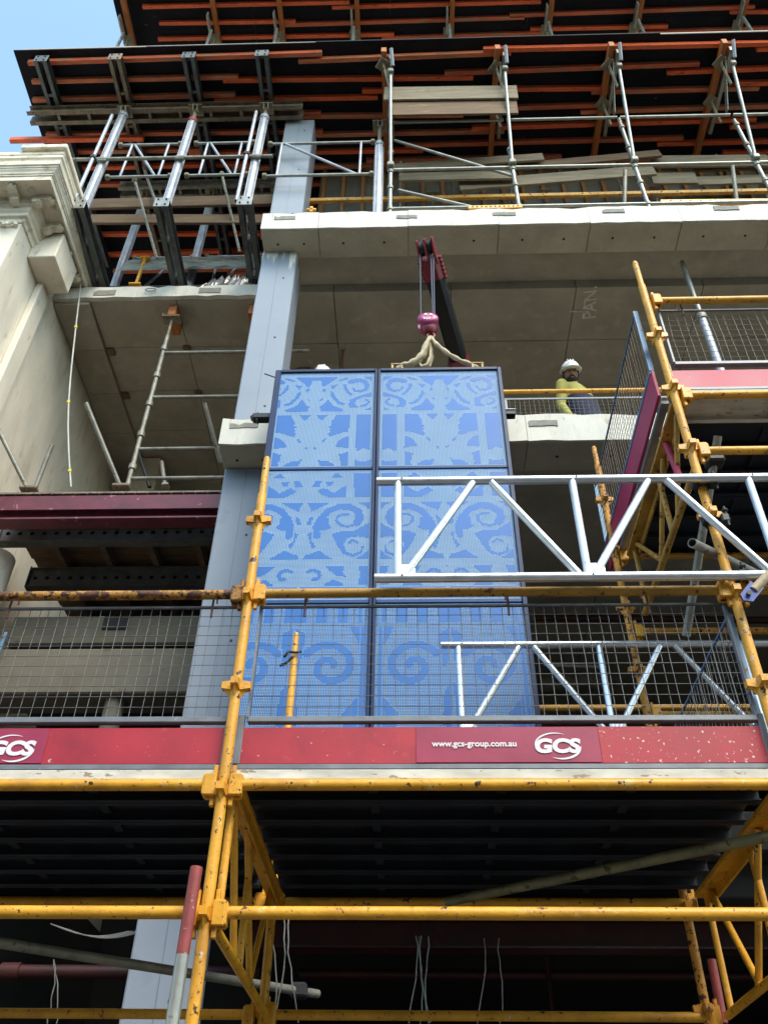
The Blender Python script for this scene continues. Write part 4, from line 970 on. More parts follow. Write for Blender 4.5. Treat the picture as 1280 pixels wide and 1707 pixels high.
# ================================================================== WORKERS
def remeshed(mb, name, voxel, m, smooth=4):
    me = mb.mesh(name, m); o = bpy.data.objects.new(name, me); COL.objects.link(o)
    r = o.modifiers.new('r', 'REMESH'); r.mode = 'VOXEL'; r.voxel_size = voxel
    sm = o.modifiers.new('s', 'SMOOTH'); sm.iterations = smooth; sm.factor = .5
    dg = bpy.context.evaluated_depsgraph_get(); out = bpy.data.meshes.new_from_object(o.evaluated_get(dg))
    COL.objects.unlink(o); bpy.data.objects.remove(o)
    for p in out.polygons: p.use_smooth = True
    out.materials.clear(); out.materials.append(m)
    return out
def limb(mb, pts, rad, n=12):
    pts = [Vector(p) for p in pts]; mb.path(pts, rad, n)
    for p, r in zip(pts, rad): mb.ellipsoid(p, r, r, r, 12, 8)
def hand(mb, w, dirv, sidev):
    w = Vector(w); d = Vector(dirv).normalized(); s = Vector(sidev).normalized(); nrm = d.cross(s)
    mb.obox(w + d * .05, (d, s, nrm), (.05, .04, .014), .012)
    for k, (o, L) in enumerate(((-.03, .075), (-.01, .085), (.011, .078), (.031, .06))):
        b = w + d * .095 + s * o; mb.path([b, b + d * L * .5 + nrm * .008, b + d * L * .8 + nrm * .03], [.0095, .009, .0075], 8)
    mb.path([w + d * .03 - s * .03, w + d * .06 - s * .06, w + d * .09 - s * .07 + nrm * .015], [.012, .011, .009], 8)
def person(loc, rotz, sway, label, look_down=.35, turn=0.0):
    sh_ = Vector((sway, 0, 0)); H = Vector((sway * 1.45, -.03, 0))
    hip, chest, neck, head = Vector((0, 0, .93)), Vector((sway * .6, -.02, 1.26)), Vector((sway * 1.1, -.04, 1.48)), Vector((sway * 1.35, -.075, 1.60))
    sl, sr = Vector((-.17, -.03, 1.42)) + sh_, Vector((.17, -.0, 1.42)) + sh_
    el, er = Vector((-.225, .03, 1.13)) + sh_ * .7, Vector((.225, .04, 1.13)) + sh_ * .7
    wl_, wr_ = Vector((-.235, -.06, .88)) + sh_ * .5, Vector((.235, -.04, .88)) + sh_ * .5
    RH = Matrix.Rotation(turn, 3, 'Z') @ Matrix.Rotation(look_down, 3, 'X')
    def hp(x, y, z): return head + RH @ Vector((x, y, z))
    def torso(mb, e):
        rings = []
        for c, rx, ry in ((hip + Vector((0, 0, -.1)), .17, .125), (hip, .175, .13), (hip.lerp(chest, .5), .155, .115), (chest, .185, .125), ((sl + sr) / 2 + Vector((0, 0, -.03)), .19, .11), ((sl + sr) / 2 + Vector((0, 0, .035)), .12, .08)):
            rings.append([c + Vector(((rx + e) * math.cos(a), (ry + e) * math.sin(a), 0)) for a in np.linspace(0, 2 * math.pi, 20)[:-1]])
        mb.loft(rings)
    def arms(mb, e, to_wrist=True):
        for s, el_, w in ((sl, el, wl_), (sr, er, wr_)): limb(mb, (s, el_, w), (.058 + e, .047 + e, .032 + e))
    def legs(mb, e):
        for s in (-1, 1): limb(mb, ((s * .09, 0, .9), (s * .11, -.02, .48), (s * .12, .02, .09)), (.088 + e, .06 + e, .042 + e))
    t = thing('person', loc, label, 'person'); t.rotation_euler.z = rotz
    mb = MB(); torso(mb, -.01); arms(mb, -.006); legs(mb, -.006)
    limb(mb, (chest, neck, head + Vector((0, .01, -.04))), (.08, .056, .055))
    mb.ellipsoid(head, .076, .094, .112, 20, 14, RH); mb.ellipsoid(hp(0, -.02, -.065), .056, .066, .055, 16, 10, RH)
    mb.path([hp(0, -.088, .02), hp(0, -.108, -.018), hp(0, -.098, -.032)], [.011, .016, .013], 8)
    for s in (-1, 1):
        mb.ellipsoid(hp(s * .077, .01, -.005), .012, .022, .032, 10, 8, RH); mb.ellipsoid(hp(s * .03, -.082, .033), .026, .014, .009, 10, 6, RH)
        limb(mb, ((s * .12, .02, .06), (s * .13, -.13, .035)), (.042, .034))
    hand(mb, wl_, (.0, -.3, -.9), (0, 1, -.2)); hand(mb, wr_, (0, -.3, -.9), (0, 1, -.2))
    def part(name, me, m=None, par=None):
        o = bpy.data.objects.new(name, me); COL.objects.link(o); o.parent = par or t
        if m: me.materials.clear(); me.materials.append(M[m])
        return o
    body = part('body', remeshed(mb, 'body', .0075, M['skin'], 3))
    mb = MB(); torso(mb, .010); arms(mb, .009); limb(mb, (chest, neck + Vector((0, 0, -.045))), (.1, .072)); part('shirt', remeshed(mb, 'shirt', .012, M['hivis']))
    mb = MB(); legs(mb, .018); mb.ellipsoid(hip + Vector((0, 0, -.05)), .188, .145, .13, 18, 12); part('trousers', remeshed(mb, 'trousers', .014, M['cloth']))
    mb = MB(); rings = []
    for z, g in ((.80, .024), (1.0, .024), (1.16, .022), (1.24, .021)):
        c = hip.lerp(chest, (z - .93) / .33); rings.append([c + Vector(((.17 + g) * math.cos(a), (.125 + g) * math.sin(a), 0)) for a in np.linspace(0, 2 * math.pi, 24)[:-1]])
    part('navy_panel', mb.loft(rings).mesh('navy_panel', None), 'cloth')
    mb = MB()
    for s in (-1, 1): limb(mb, ((s * .12, .03, .06), (s * .13, -.15, .035)), (.055, .045))
    part('boots', remeshed(mb, 'boots', .012, M['black_steel']))
    mb = MB(); mb.ellipsoid(hp(0, -.027, -.075), .061, .071, .054, 18, 10, RH); mb.ellipsoid(hp(0, -.092, -.05), .03, .014, .010, 10, 6, RH); part('beard', mb.mesh('beard', None), 'beard')
    part('mouth', MB().ellipsoid(hp(0, -.1, -.068), .02, .006, .006, 10, 6, RH).mesh('mouth', None), 'skin')
    mb = MB(); mb.ellipsoid(hp(0, .03, .0), .083, .085, .10, 18, 12, RH); part('hair', mb.mesh('hair', None), 'beard')
    mb = MB()
    for s in (-1, 1): mb.ellipsoid(hp(s * .033, -.094, .012), .024, .008, .016, 12, 8, RH); mb.path([hp(s * .055, -.085, .015), hp(s * .082, 0, .012)], .004, 6)
    mb.path([hp(-.015, -.1, .015), hp(.015, -.1, .015)], .004, 6); part('glasses', mb.mesh('glasses', None), 'lens')
    mb = MB(); mb.ellipsoid(hp(0, .005, .045), .108, .135, .118, 26, 14, RH, zmin=-.02)
    mb.loft([[hp(math.cos(a) * rx, math.sin(a) * ry - (.045 if math.sin(a) < 0 else 0) * -math.sin(a), zz) for a in np.linspace(0, 2 * math.pi, 28)[:-1]] for rx, ry, zz in ((.108, .135, .052), (.124, .15, .04), (.122, .148, .034), (.105, .13, .036))])
    for k in (-1, 0, 1): mb.path([hp(k * .03, -.11, .10), hp(k * .03, -.04, .160), hp(k * .03, .06, .158), hp(k * .03, .12, .10)], .008, 6)
    hm = part('helmet', mb.mesh('helmet', None), 'helmet')
    mb = MB(); mb.loft([[hp(math.cos(a) * .1105, .005 + math.sin(a) * .1375, zz) for a in np.linspace(0, 2 * math.pi, 28)[:-1]] for zz in (.060, .068)], closed=False)
    part('helmet_band', mb.mesh('helmet_band', None), 'cloth', hm)
    for s in (-1, 1):
        mb = MB().path([hp(s * .085, .0, .05), hp(s * .082, -.01, -.04), hp(s * .05, -.03, -.12)], .008, 6); part('strap', mb.mesh('strap', None), 'cloth', hm)
    return t
hd = PD(952, 630, 6.72)
person((hd.x + .14, 6.84, 7.735), 0.45, -.15, 'worker in white helmet and yellow shirt looking down over guardrail', .5, -.5)
hd = PD(540, 625, 6.7)
person((hd.x, 6.78, 7.735), -.1, 0.0, 'worker standing behind the blue panel, only white helmet showing', .95)
# posts seen behind the panel top
t = thing('jack_post', (-.72, 7.6, 7.735), 'rusty thin post behind the blue panel top', 'post'); a = PD(571, 585, 7.4)
obj('tube', MB().tube((a.x, 7.4, 7.735), (a.x, 7.4, a.z), .02, 8), 'hook', t); obj('cap', MB().tube((a.x, 7.4, a.z), (a.x, 7.4, a.z + .05), .035, 8), 'plate', t)
t = thing('jack_post', (-1.1, 8.2, 7.735), 'tan screw jack post reaching the soffit behind the column', 'post'); a = PD(510, 598, 8.0)
obj('tube', MB().tube((a.x, 8.0, 7.735), (a.x, 8.0, 10.8), .03, 10), 'plate', t); obj('head', MB().box(a.x - .09, a.x + .09, 7.92, 8.08, 10.80, 10.985), 'plate', t)
a = PD(1137, 440, 6.35); b = PD(1195, 605, 6.35)
t = thing('inner_prop', (a.x, 6.35, 7.735), 'slim galvanised prop standing on the floor behind upper mesh guard', 'prop')
obj('tube', MB().tube((a.x, 6.35, 7.735), (a.x, 6.35, 9.9), .045, 14), 'prop_alu', t); obj('inner_tube', MB().tube((a.x, 6.35, 9.9), (a.x, 6.35, 10.98), .03, 12), 'galv', t)
obj('collar', MB().tube((a.x, 6.35, 9.85), (a.x, 6.35, 9.93), .06, 14), 'galv_old', t)

# ================================================================== WIRE MESH GUARDS AND TOE BOARDS
def wire_grid(mb, o, U, V, W, Hh, pitch=.051, r=.0017, skew=0.0, n=5):
    o = Vector(o); U = Vector(U).normalized(); V = Vector(V).normalized(); N = U.cross(V)
    nu = int(W / pitch); nv = int(Hh / pitch)
    for i in range(nu + 1):
        a = o + U * (W * i / nu); j = random.uniform(-.006, .006); bw = random.uniform(-.006, .006); mid = a + V * (Hh / 2) + U * (j + bw) + N * random.uniform(-.006, .006); mb.path([a + U * j, mid, a + V * Hh + U * (skew + random.uniform(-.006, .006))], r, n)
    for k in range(nv + 1):
        a = o + V * (Hh * k / nv) + N * (r * 1.8); mb.tube(a, a + U * W, r, n, caps=False)
    return mb
def mesh_guard(o, U, W, Hh, label, m='wire', frame='trim', hooks=(), group='wire mesh guards', fw=.028, skew=0.0, side_frame=True):
    o = Vector(o); U = Vector(U).normalized(); V = Vector((0, 0, 1))
    t = thing('mesh_guard', o + U * (W / 2), label, 'mesh guard', group)
    obj('wire_mesh', wire_grid(MB(), o, U, V, W, Hh, skew=skew), m, t)
    obj('bottom_rail', MB().bar(o - V * .012, o + U * W - V * .012, .035, fw, V, .003), frame, t)
    obj('top_rail', MB().bar(o + V * Hh, o + U * W + V * Hh, .012, .012, V), frame, t)
    if side_frame:
        for a in (0, W): obj('side_rail', MB().bar(o + U * a, o + U * a + V * Hh, .03, .012, U), frame, t)
    for x, z in hooks:
        b = o + U * x + V * (Hh - .07); N = U.cross(V)
        obj('hook', MB().path([b - N * -.02, b + V * .07 - N * -.025, b + V * (z + .07) - N * -.02, b + V * (z + .105) - N * .005, b + V * (z + .10) - N * .045, b + V * (z + .06) - N * .05], .0055, 7), 'hook', t)
    return t
def toe_board(x0, x1, y, z0, z1, label, m, group='toe boards'):
    t = thing('toe_board', ((x0 + x1) / 2, y, z0), label, 'toe board', group)
    obj('board', MB().box(x0, x1, y, y + .02, z0, z1, .003), m, t)
    for xx in (x0, x1): obj('side_trim', MB().box(xx - .018, xx + .012, y - .004, y + .018, z0 + .001, z1 + .06, .002), 'trim', t)
    obj('trim_strip', MB().box(x0, x1, y - .006, y + .022, z0 - .026, z0 - .001, .003), 'trim', t)
    return t
XL, XR, YF, YR = -0.80, 1.585, 3.6, 5.17
XLL, XRR = XL - 2.44, XR + 2.44
GY = 3.655
zm0, zm1 = PD(800, 1196, GY).z, PD(800, 1010, GY).z
zt0, zt1 = PD(800, 1274, GY).z, PD(800, 1212, GY).z
mesh_guard((XLL + .06, GY, zm0 + .0), (1, 0, 0), XL - XLL - .09, zm1 - zm0, 'wire mesh guard left of the near yellow standard', hooks=((.55, .07), (1.18, .07), (2.2, .07)), skew=.0)
mesh_guard((XL + .06, GY, zm0), (1, 0, 0), XR - XL - .11, zm1 - zm0, 'wide wire mesh guard across the lower blue panels', hooks=((.22, .08), (1.22, .08), (1.9, .08)))
tl = toe_board(XLL + .05, XL - .022, GY - .004, zt0, zt1, 'red toe board with cut off white logo sticker left of standard', 'red_board')
tr = toe_board(XL + .034, XR - .03, GY - .004, zt0, zt1, 'long red toe board with web address and white logo', 'red_board')
def crescent(cx, cz, r, a0, a1, w0, y, squash=.55, n=24):
    mb = MB(); vs = []
    for k in range(n + 1):
        a = a0 + (a1 - a0) * k / n; w = w0 * math.sin(math.pi * k / n) ** .8 + .0006
        for rr in (r - w / 2, r + w / 2): vs.append((cx + rr * math.cos(a), y, cz + rr * squash * math.sin(a)))
    mb.add(vs, [(2 * k, 2 * k + 1, 2 * k + 3, 2 * k + 2) for k in range(n)]); return mb
def logo(parent, px0, px1, pyc, yy):
    a, b = PD(px0, pyc, yy), PD(px1, pyc, yy); c = (a + b) / 2; W = b.x - a.x
    me = text_mesh('GCS', W * .60, W * .030, .12); xs_ = [v.co.x for v in me.vertices]; sc = W / (max(xs_) - min(xs_)); cx_ = (max(xs_) + min(xs_)) / 2
    zs_ = [v.co.y for v in me.vertices]; cz_ = (max(zs_) + min(zs_)) / 2
    me.transform(Matrix.Translation(c) @ Matrix.Rotation(math.pi / 2, 4, 'X') @ Matrix.Diagonal((sc * .97, .34 * W / (max(zs_) - min(zs_)), 1, 1)) @ Matrix.Translation((-cx_, -cz_, 0)))
    o = obj('logo_lettering', me, None, parent); me.materials.append(M['white_print'])
    obj('logo_swoosh', crescent(c.x - W * .04, c.z + W * .0, W * .44, math.radians(62), math.radians(180), W * .045, yy, .66), 'white_print', parent)
    obj('logo_swoosh', crescent(c.x + W * .06, c.z - W * .0, W * .42, math.radians(-2), math.radians(-118), W * .06, yy, .70), 'white_print', parent)
def sticker(parent, x0, x1, yy):
    a, b = PD(x0, 1272, yy), PD(x1, 1213, yy)
    obj('sticker', MB().box(a.x, b.x, yy, yy + .003, zt0 + .006, zt1 - .004), 'sticker', parent)
yS = GY - .0075
sticker(tr, 694, 994, yS); sticker(tl, -330, 85, yS)
logo(tr, 890, 969, 1243, yS - .003); logo(tl, -19, 60, 1247, yS - .003)
pa, pb_ = PD(720, 1240, yS - .003), PD(861, 1240, yS - .003); me = text_mesh('www.gcs-group.com.au', .05, .0012); xs_ = [v.co.x for v in me.vertices]
sc = (pb_.x - pa.x) / (max(xs_) - min(xs_)); me.transform(Matrix.Translation((pa + pb_) / 2) @ Matrix.Rotation(math.pi / 2, 4, 'X') @ Matrix.Scale(sc, 4))
obj('web_lettering', me, None, tr); me.materials.append(M['white_print'])
a = PD(1000, 1240, yS)
obj('splash_area', MB().box(a.x, XR - .035, yS + .0015, yS + .0045, zt0 + .003, zt1 - .003), 'red_speck', tr)
# upper right bay guards
zu0, zu1 = PD(1200, 605, GY).z, PD(1200, 517, GY).z; zb0, zb1 = PD(1200, 646, GY).z, PD(1200, 617, GY).z
mesh_guard((XR + .07, GY, zu0), (1, 0, 0), XRR - XR - .1, zu1 - zu0, 'wire mesh guard of the upper deck above magenta board', hooks=((.15, .09),))
toe_board(XR + .03, XRR - .03, GY - .004, zb0, zb1, 'magenta toe board along the front of the upper deck', 'magenta_board')
SXg = XR - .07
mesh_guard((SXg, 3.68, zb1 + .03), (0, 1, 0), 1.72, zu1 - zb1 + .0, 'side mesh guard running back along the upper deck end', m='wire_rust', frame='cyan_steel', fw=.03)
t = thing('toe_board', (SXg, 4.4, zb0), 'magenta toe board running back along the upper deck end', 'toe board', 'toe boards')
obj('board', MB().box(SXg - .012, SXg + .008, 3.66, 5.42, zb0 - .06, zb1 + .015, .003), 'magenta_board', t)
obj('back_strip', MB().box(SXg + .009, SXg + .06, 3.70, 5.40, zb0 - .09, zb0 - .062, .003), 'trim', t)
t = thing('red_brace', PD(1100, 720, 3.95), 'short red brace tube below the magenta side board', 'brace'); obj('tube', MB().tube(PD(1098, 712, 4.0), PD(1132, 795, 3.9), .021, 12), 'magenta_board', t)
# lower deck, right end guard running back
mesh_guard((XR - .02, 3.70, zm0), (0, 1, 0), 1.40, zm1 - zm0 - .03, 'side mesh guard running back at the lower deck end', m='wire', frame='cyan_steel')
# guardrail on the floor where the worker stands
gz = PD(950, 652, 6.35).z
gr = thing('guardrail', (2.5, 6.35, 7.735), 'yellow tube guardrail with mesh in front of the worker', 'guardrail')
obj('rail', MB().tube((.6, 6.35, gz), (5.8, 6.35, gz), .0242, 12), 'yellow', gr)
gt = PD(950, 663, 6.37).z
obj('wire_mesh', wire_grid(MB(), (.55, 6.38, 7.80), (1, 0, 0), (0, 0, 1), 4.5, gt - 7.80), 'wire', gr)
obj('mesh_rail', MB().bar((.55, 6.38, gt), (5.05, 6.38, gt), .012, .02), 'trim', gr)
obj('mesh_post', MB().bar((1.02, 6.385, 7.74), (1.02, 6.385, gt), .03, .02, (0, 1, 0)), 'trim', gr)
for x in (.62, 3.2, 5.7): obj('post', MB().tube((x, 6.40, 7.735), (x, 6.40, gz + .1), .0242, 12), 'yellow', gr)
# ================================================================== YELLOW SCAFFOLD
sc_ = thing('yellow_scaffold', (0.4, 4.3, 0), 'yellow modular scaffold with two decks standing before the building', 'scaffold')
def lug_cross(x, y, z, m, parent):
    mb = MB()
    for ux, uy in ((1, 0), (-1, 0), (0, 1), (0, -1)):
        px_, py_ = -uy, ux; r0, r1 = .020, .066
        pts = []
        for rr, w, zt, zb_ in ((r0, .020, .024, -.024), (r1, .017, .018, -.014)):
            for sw in (-1, 1):
                for zz in (zb_, zt): pts.append((x + ux * rr + px_ * w * sw, y + uy * rr + py_ * w * sw, z + zz))
        mb.add(pts, [(0, 1, 3, 2), (4, 6, 7, 5), (0, 4, 5, 1), (2, 3, 7, 6), (0, 2, 6, 4), (1, 5, 7, 3)])
        mb.add([(x + ux * r0 + px_ * .016, y + uy * r0 + py_ * .016, z - .02), (x + ux * r0 - px_ * .016, y + uy * r0 - py_ * .016, z - .02), (x + ux * (r1 - .004), y + uy * (r1 - .004), z - .012), (x + ux * r0, y + uy * r0, z - .062)],
               [(0, 1, 2), (0, 2, 3), (1, 3, 2), (0, 3, 1)])
    return obj('v_pressing', mb, m, parent)
def standard(x, y, ztop, lugs_, m='yellow', spig=.28):
    mb = MB().tube((x, y, .15), (x, y, ztop - spig), .0242, 18).tube((x, y, ztop - spig - .002), (x, y, ztop - .02), .0190, 16).tube((x, y, ztop - .02), (x, y, ztop), .0190, 16, r1=.013)
    s = obj('standard', mb, m, sc_)
    obj('spigot_hole', MB().tube((x - .004, y - .0195, ztop - .10), (x - .004, y - .0175, ztop - .10), .008, 10), 'black_steel', s)
    obj('base_plate', MB().box(x - .07, x + .07, y - .07, y + .07, .141, .15), 'galv_old', s)
    for z in lugs_: lug_cross(x, y, z, m, s)
    return s
Z0 = 2.635; lev = [Z0 + .497 * k for k in range(-4, 10)]
standard(XL, YF, 5.09, [z for z in lev if .3 < z < 4.7], 'yellow')
sR_ = standard(XR - .01, YF, 6.93, [z for z in lev if .3 < z < 6.6], 'yellow')
standard(XLL, YF, 5.09, [z for z in lev if .3 < z < 4.7], 'yellow')
standard(XRR, YF, 6.93, [z for z in lev if .3 < z < 6.6], 'yellow')
sl_ = standard(XL + .015, YR, 4.93, [z for z in lev if .3 < z < 4.6], 'yellow', .2)
standard(XR - .09, YR, 6.69, [z for z in lev if .3 < z < 6.4], 'yellow_spot', .2)
standard(XLL, YR, 4.93, [z for z in lev if .3 < z < 4.6], 'yellow', .2)
standard(XRR, YR, 6.69, [z for z in lev if .3 < z < 6.4], 'yellow_spot', .2)
obj('wire_coupler', MB().path([(XL - .05, YR - .03, 4.72), (XL - .02, YR - .05, 4.75), (XL + .03, YR - .04, 4.75), (XL + .06, YR - .02, 4.77)], .010, 6).path([(XL - .07, YR - .04, 4.65), (XL - .03, YR - .05, 4.66), (XL + .01, YR - .05, 4.71)], .010, 6), 'black_steel', sl_)
def ledger(x0, x1, y, z, m='yellow', clip='yellow', r=.0242):
    l = obj('ledger', MB().tube((x0 + .045, y, z), (x1 - .045, y, z), r, 18), m, sc_)
    for x, s in ((x0, 1), (x1, -1)):
        mb = MB().box(x + s * .028, x + s * .078, y - .033, y - .012, z - .055, z + .04, .004).box(x + s * .028, x + s * .078, y + .012, y + .033, z - .055, z + .04, .004).box(x + s * .07, x + s * .085, y - .03, y + .03, z - .05, z + .035, .004).box(x + s * .030, x + s * .048, y - .012, y + .011, z - .095, z + .085, .003)
        obj('end_clip', mb, clip, l)
    return l
zl, zd, zt = 2.645, PD(800, 1308, YF).z, PD(800, 987, YF).z
for y in (YF, YR):
    for a, b in ((XLL, XL), (XL, XR)):
        ledger(a, b, y, zl if y == YF else 2.60, 'yellow'); ledger(a, b, y, zd, 'yellow')
        if y == YF: ledger(a, b, y, zt if a > -2 else PD(150, 993, YF).z, 'yellow_dirty' if a > -2 else 'yellow_rust', 'yellow' if a > -2 else 'yellow_rust')
ledger(XR, XRR, YF, zt, 'yellow_dirty'); ledger(XR, XRR, YF, zl); ledger(XR, XRR, YF, PD(1200, 658, YF).z); ledger(XR, XRR, YF, PD(1200, 500, YF).z); ledger(XR, XRR, YF, PD(1230, 751, YF).z)
ledger(XR - .09, XRR, YR, PD(1200, 1052, YR).z, 'yellow_spot'); ledger(XR - .09, XRR, YR, 5.57, 'yellow_dirty')
zup = PD(1200, 658, YF).z
def transom(x, ztop, zbot, m='yellow'):
    l = obj('transom_truss', MB().box(x - .045, x + .045, YF + .05, YR - .05, ztop - .012, ztop + .014, .003).box(x + .02, x + .032, YF + .05, YR - .05, ztop - .06, ztop - .012), m, sc_)
    obj('bottom_chord', MB().tube((x, YF + .05, zbot), (x, YR - .04, zbot), .021, 14), m, l)
    for y in (YF + .08, (YF + YR) / 2 - .13, YR - .12): obj('web_post', MB().tube((x, y, zbot), (x, y, ztop - .01), .0175, 12), m, l)
    obj('web_diagonal', MB().tube((x, YF + .5, ztop - .015), (x, YF + .98, zbot + .01), .0165, 12), m, l)
    obj('web_diagonal', MB().tube((x, YR - .2, ztop - .015), (x, YR - .62, zbot + .01), .0165, 12), m, l)
    obj('web_diagonal', MB().tube((x, YF + .12, ztop - .02), (x, YF + .5, zbot + .01), .0165, 12), m, l)
for x in (XL + .03, XR - .0, XLL): transom(x, zd + .02, 2.60)
transom(XR + .02, zup - .02, zup - .52, 'yellow_dirty'); transom(XRR, zup - .02, zup - .52)
# steel planks of the two decks; each is a shallow pan with lips
def deck_planks(x0, x1, z, edge=True):
    y = YF + .03; k = 0
    while y < YR - .1:
        w = .222
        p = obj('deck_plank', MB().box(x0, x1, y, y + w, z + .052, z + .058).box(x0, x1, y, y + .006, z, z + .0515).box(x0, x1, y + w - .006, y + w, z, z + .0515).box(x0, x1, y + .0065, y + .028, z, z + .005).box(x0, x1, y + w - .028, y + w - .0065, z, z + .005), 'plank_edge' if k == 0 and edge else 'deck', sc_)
        for q in range(1, 4):
            xx = x0 + (x1 - x0) * q / 4; obj('stiffener', MB().box(xx - .02, xx + .02, y + .03, y + w - .03, z + .03, z + .051), 'deck', p)
        y += w + .006; k += 1
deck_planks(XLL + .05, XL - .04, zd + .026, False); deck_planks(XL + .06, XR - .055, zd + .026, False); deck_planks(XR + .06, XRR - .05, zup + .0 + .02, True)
obj('kick_strip', MB().box(XLL + .05, XRR - .05, YF + .012, YF + .028, zd + .03, zd + .075, .003), 'plank_edge', sc_)
# couplers that tie the aluminium lattice to the right standard
def coupler(z, x=XR - .01):
    mb = MB()
    for o in (0, .035): mb.path([(x + .034 * math.cos(a), YF + .034 * math.sin(a), z + o * .6) for a in np.linspace(0, 2 * math.pi, 15)], .0085, 6)
    mb.box(x - .06, x - .03, YF - .055, YF - .0, z - .02, z + .035, .008).box(x + .03, x + .075, YF - .06, YF - .01, z - .025, z + .03, .008).tube((x + .06, YF - .05, z - .05), (x + .06, YF - .05, z + .075), .008, 8).ellipsoid((x + .06, YF - .05, z + .05), .018, .018, .012, 8, 6)
    return obj('coupler', mb, 'black_steel', sR_)
lz1, lz0 = PD(900, 800, 3.53).z, PD(900, 962, 3.53).z
for z in (lz1 - .01, lz0 + .02, (lz0 + lz1) / 2 + .06): coupler(z)
br = obj('diagonal_brace', MB().tube(PD(1255, 985, 3.52), PD(1400, 830, 3.52), .024, 14), 'cream_paint', sc_)
obj('flattened_end', MB().prism([(-.05, -.03), (.05, -.035), (.06, .03), (-.045, .035), (-.07, 0)], PD(1252, 986, 3.51), (((PD(1280, 955, 3.5) - PD(1252, 986, 3.5)).normalized()), (PD(1280, 955, 3.5) - PD(1252, 986, 3.5)).normalized().cross(Vector((0, -1, 0))), (0, 1, 0)), .012), 'blue_paint', br)
p = PD(1247, 990, 3.505); obj('bolt', MB().tube(p, p + Vector((0, -.012, 0)), .012, 8), 'black_steel', br)
ledger(XR - .09, XRR, YR, 4.3, 'yellow_dirty')

# ================================================================== ALUMINIUM LATTICE BEAMS
def lattice(x0, x1, y, z0, z1, label, r=.0242, ph=0.0):
    t = thing('lattice_beam', ((x0 + x1) / 2, y, z0), label, 'lattice beam', 'aluminium lattice beams')
    for z in (z0, z1): obj('chord', MB().tube((x0, y, z), (x1, y, z), r, 18, hollow=.004), 'alu', t)
    x = x0 + .115; k = 0; P = .93; rr = .0205
    while x < x1:
        obj('post', MB().tube((x, y, z0 + .01), (x, y, z1 - .01), rr, 14), 'alu', t)
        if x + .42 < x1: obj('diagonal', MB().tube((x + .035, y, z0 + .015), (x + .40, y, z1 - .015), rr, 14), 'alu', t)
        if x + .9 < x1: obj('diagonal', MB().tube((x + .50, y, z1 - .015), (x + .885, y, z0 + .015), rr, 14), 'alu', t)
        q = x + .05; obj('gusset', MB().box(q - .045, q + .035, y - .004, y + .004, z0 + .015, z0 + .08), 'alu', t)
        for z in (z0, z1): obj('pin_hole', MB().tube((x + .02, y - .0235, z + .002), (x + .02, y - .0255, z + .002), .006, 8), 'black_steel', t)
        x += P; k += 1
    return t
xa = PD(628, 801, 3.53).x; lattice(xa, 4.2, 3.53, lz0, lz1, 'near aluminium lattice beam clamped to the tall yellow standard')
xb = PD(735, 1075, 5.1).x; z1_ = PD(900, 1075, 5.1).z; lattice(xb, 4.4, 5.1, z1_ - (lz1 - lz0), z1_, 'rear aluminium lattice beam behind the wire mesh guard')

# ================================================================== LOOSE TUBES AROUND THE SCAFFOLD
def loose(p0, p1, m, label, r=.0245, cpl=None, name='scaffold_tube', cat='tube'):
    t = thing(name, p0, label, cat, 'loose scaffold tubes'); obj('tube', MB().tube(p0, p1, r, 14, hollow=.005), m, t)
    if cpl is not None: obj('coupler', MB().obox(Vector(p0).lerp(Vector(p1), cpl), XYZ, (.05, .05, .04), .012), 'black_steel', t)
    return t
loose(PD(1300, 1390, 3.75), PD(745, 1503, 4.85), 'brass', 'long stained tube slanting back under the lower deck', cpl=None)
loose(PD(-60, 1562, 4.3), PD(530, 1657, 6.0), 'galv_old', 'dark grey tube slanting back across the grey column foot', cpl=.93)
loose(PD(1196, 727, 3.72), PD(1143, 1060, 4.5), 'galv_old', 'grey tube leaning behind the tall standard through the lattice', cpl=.12)
loose(PD(1153, 905, 3.45), PD(1330, 990, 4.4), 'galv_old', 'grey tube end poking out beside the tall standard')
t = thing('painted_pole', (PD(308, 1575, 3.5).x, 3.5, .145), 'galvanised pole with red painted top beside the near standard', 'pole')
a = PD(328, 1446, 3.5); b = PD(306, 1592, 3.5)
obj('red_sleeve', MB().tube((a.x - .005, 3.5, b.z), (a.x, 3.5, a.z), .0242, 18, hollow=.004), 'red_tube', t)
obj('tube', MB().tube((a.x - .018, 3.5, .145), (a.x - .005, 3.5, b.z), .0242, 18), 'galv', t)
loose(PD(1185, 1600, 5.25), PD(1205, 1706, 5.25), 'red_tube', 'red painted tube end behind the rusty rear standard')

a = PD(1000, 1180, 6.25); loose(Vector((.55, 6.25, a.z)), Vector((3.6, 6.25, a.z)), 'yellow_dirty', 'level yellow tube behind the blue panel near the floor edge', name='yellow_tube')
# ================================================================== UNDER THE DECK
rb = thing('steel_beam', (0.8, 6.9, 3.3), 'dark red steel beam inside the building below the deck', 'beam')
za = PD(800, 1557, 6.9).z
obj('web', MB().box(-1.2, 5.5, 6.95, 6.965, za - .09, za + .09), 'red_steel', rb)
for z in (za - .1, za + .09): obj('flange', MB().box(-1.2, 5.5, 6.87, 7.05, z, z + .012), 'red_steel', rb)
t = thing('red_pipe', PD(120, 1620, 7.6), 'dark red sprinkler pipe left of the grey column foot', 'pipe'); z = PD(120, 1620, 7.6).z
obj('pipe', MB().tube((-4.4, 7.6, z), (-1.2, 7.6, z), .05, 14), 'red_steel', t); obj('coupling', MB().tube((-3.25, 7.6, z), (-3.1, 7.6, z), .065, 14), 'red_steel', t)
t = thing('red_pipe', (1.0, 8.5, 2.7), 'thin red pipe level along the dark back of the ground floor', 'pipe'); z = PD(900, 1625, 8.5).z
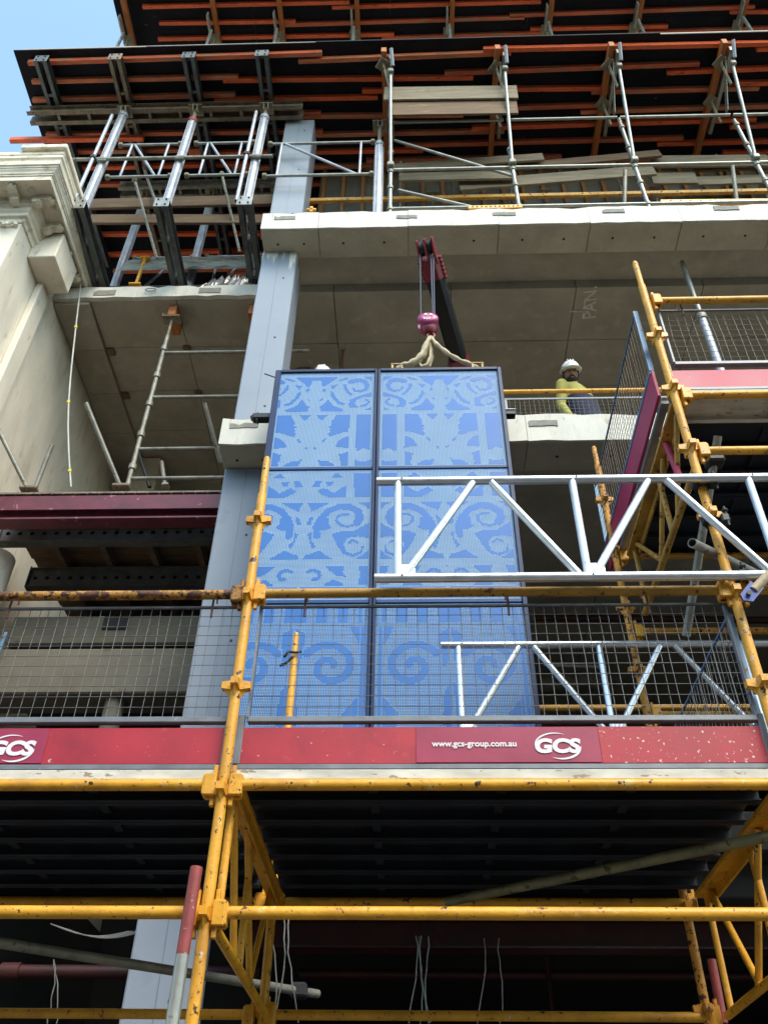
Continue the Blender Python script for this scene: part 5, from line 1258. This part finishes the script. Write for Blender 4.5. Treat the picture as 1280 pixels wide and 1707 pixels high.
obj('pipe', MB().tube((-1.0, 8.5, z), (5.5, 8.5, z), .04, 12), 'red_steel', t); q = PD(910, 1580, 8.45); obj('drop', MB().tube((q.x, 8.45, z - .7), (q.x, 8.45, q.z), .02, 8), 'red_steel', t)
def cables(px, py0, py1, D, n, label, seed):
    rnd = random.Random(seed); t = thing('hanging_cables', PD(px, py0, D), label, 'cables', 'hanging cables')
    for k in range(n):
        ox = rnd.uniform(-.07, .07); pts = []
        for j in range(9):
            u = j / 8; p = PD(px, py0 + (py1 - py0) * u, D); pts.append(p + Vector((ox + .05 * math.sin(u * 3 + k * 1.7) * u + rnd.uniform(-.006, .006), rnd.uniform(-.02, .02), 0)))
        obj('cable', MB().path(pts, .0045, 6), 'cable', t)
cables(710, 1560, 1706, 6.6, 4, 'bundle of white cables hanging below the red beam centre', 1)
cables(815, 1565, 1706, 6.8, 2, 'pair of thin pale cables hanging below the red beam', 2)
cables(463, 1520, 1706, 5.6, 4, 'bundle of white cables hanging behind the near rear standard', 3)
cables(100, 1600, 1706, 7.0, 2, 'thin pale cables hanging left of the grey column foot', 4)
t = thing('hanging_cables', PD(160, 1545, 6.4), 'slack bunch of pale cables left of the grey column top', 'cables', 'hanging cables')
for k in range(5):
    obj('cable', MB().path([PD(85 + k * 6 + u * 130, 1540 + 14 * math.sin(u * 3.1) + u * (12 - k * 2) + k * 2, 6.3) for u in np.linspace(0, 1, 10)], .004, 6), 'cable', t)
t = thing('strip_light', PD(950, 1110, 9.0), 'unlit white tube light fitting under the soffit behind lattice', 'light fitting'); a = PD(905, 1108, 9.0); b = PD(1010, 1112, 9.0)
obj('tube', MB().tube(a, b, .02, 10), 'glass', t); obj('housing', MB().bar(a + Vector((0, .03, .03)), b + Vector((0, .03, .03)), .06, .03), 'trim', t)
t = thing('grey_duct', PD(950, 1138, 9.5), 'pale grey duct seen through the mesh beneath the light', 'duct'); a = PD(900, 1138, 9.5); b = PD(1010, 1135, 9.5)
obj('duct', MB().tube(a, b, .13, 16), 'galv_old', t); obj('flange', MB().tube(a + (b - a) * .45, a + (b - a) * .5, .15, 16), 'galv_old', t)
t = thing('red_pipe', PD(1000, 1033, 8.2), 'red brown pipe across the dark bay above the lower mesh', 'pipe'); a = PD(890, 1030, 8.2); b = PD(1300, 1034, 8.2)
obj('pipe', MB().tube(a, b, .04, 12), 'red_steel', t); obj('coupling', MB().tube(a.lerp(b, .4), a.lerp(b, .43), .05, 12), 'red_steel', t)
t = thing('partition_wall', (1.2, 9.4, .15), 'dim grey block wall deep inside the ground floor', 'wall'); a = PD(905, 1640, 9.4); b = PD(1110, 1640, 9.4)
for r in range(5):
    for k in range(6):
        w = (b.x - a.x) / 6; x = a.x + w * k + (w / 2 if r % 2 else 0)
        obj('block', MB().box(x + .004, x + w - .004, 9.4, 9.6, .155 + r * .56, .15 + r * .56 + .55, .008), 'concrete', t)
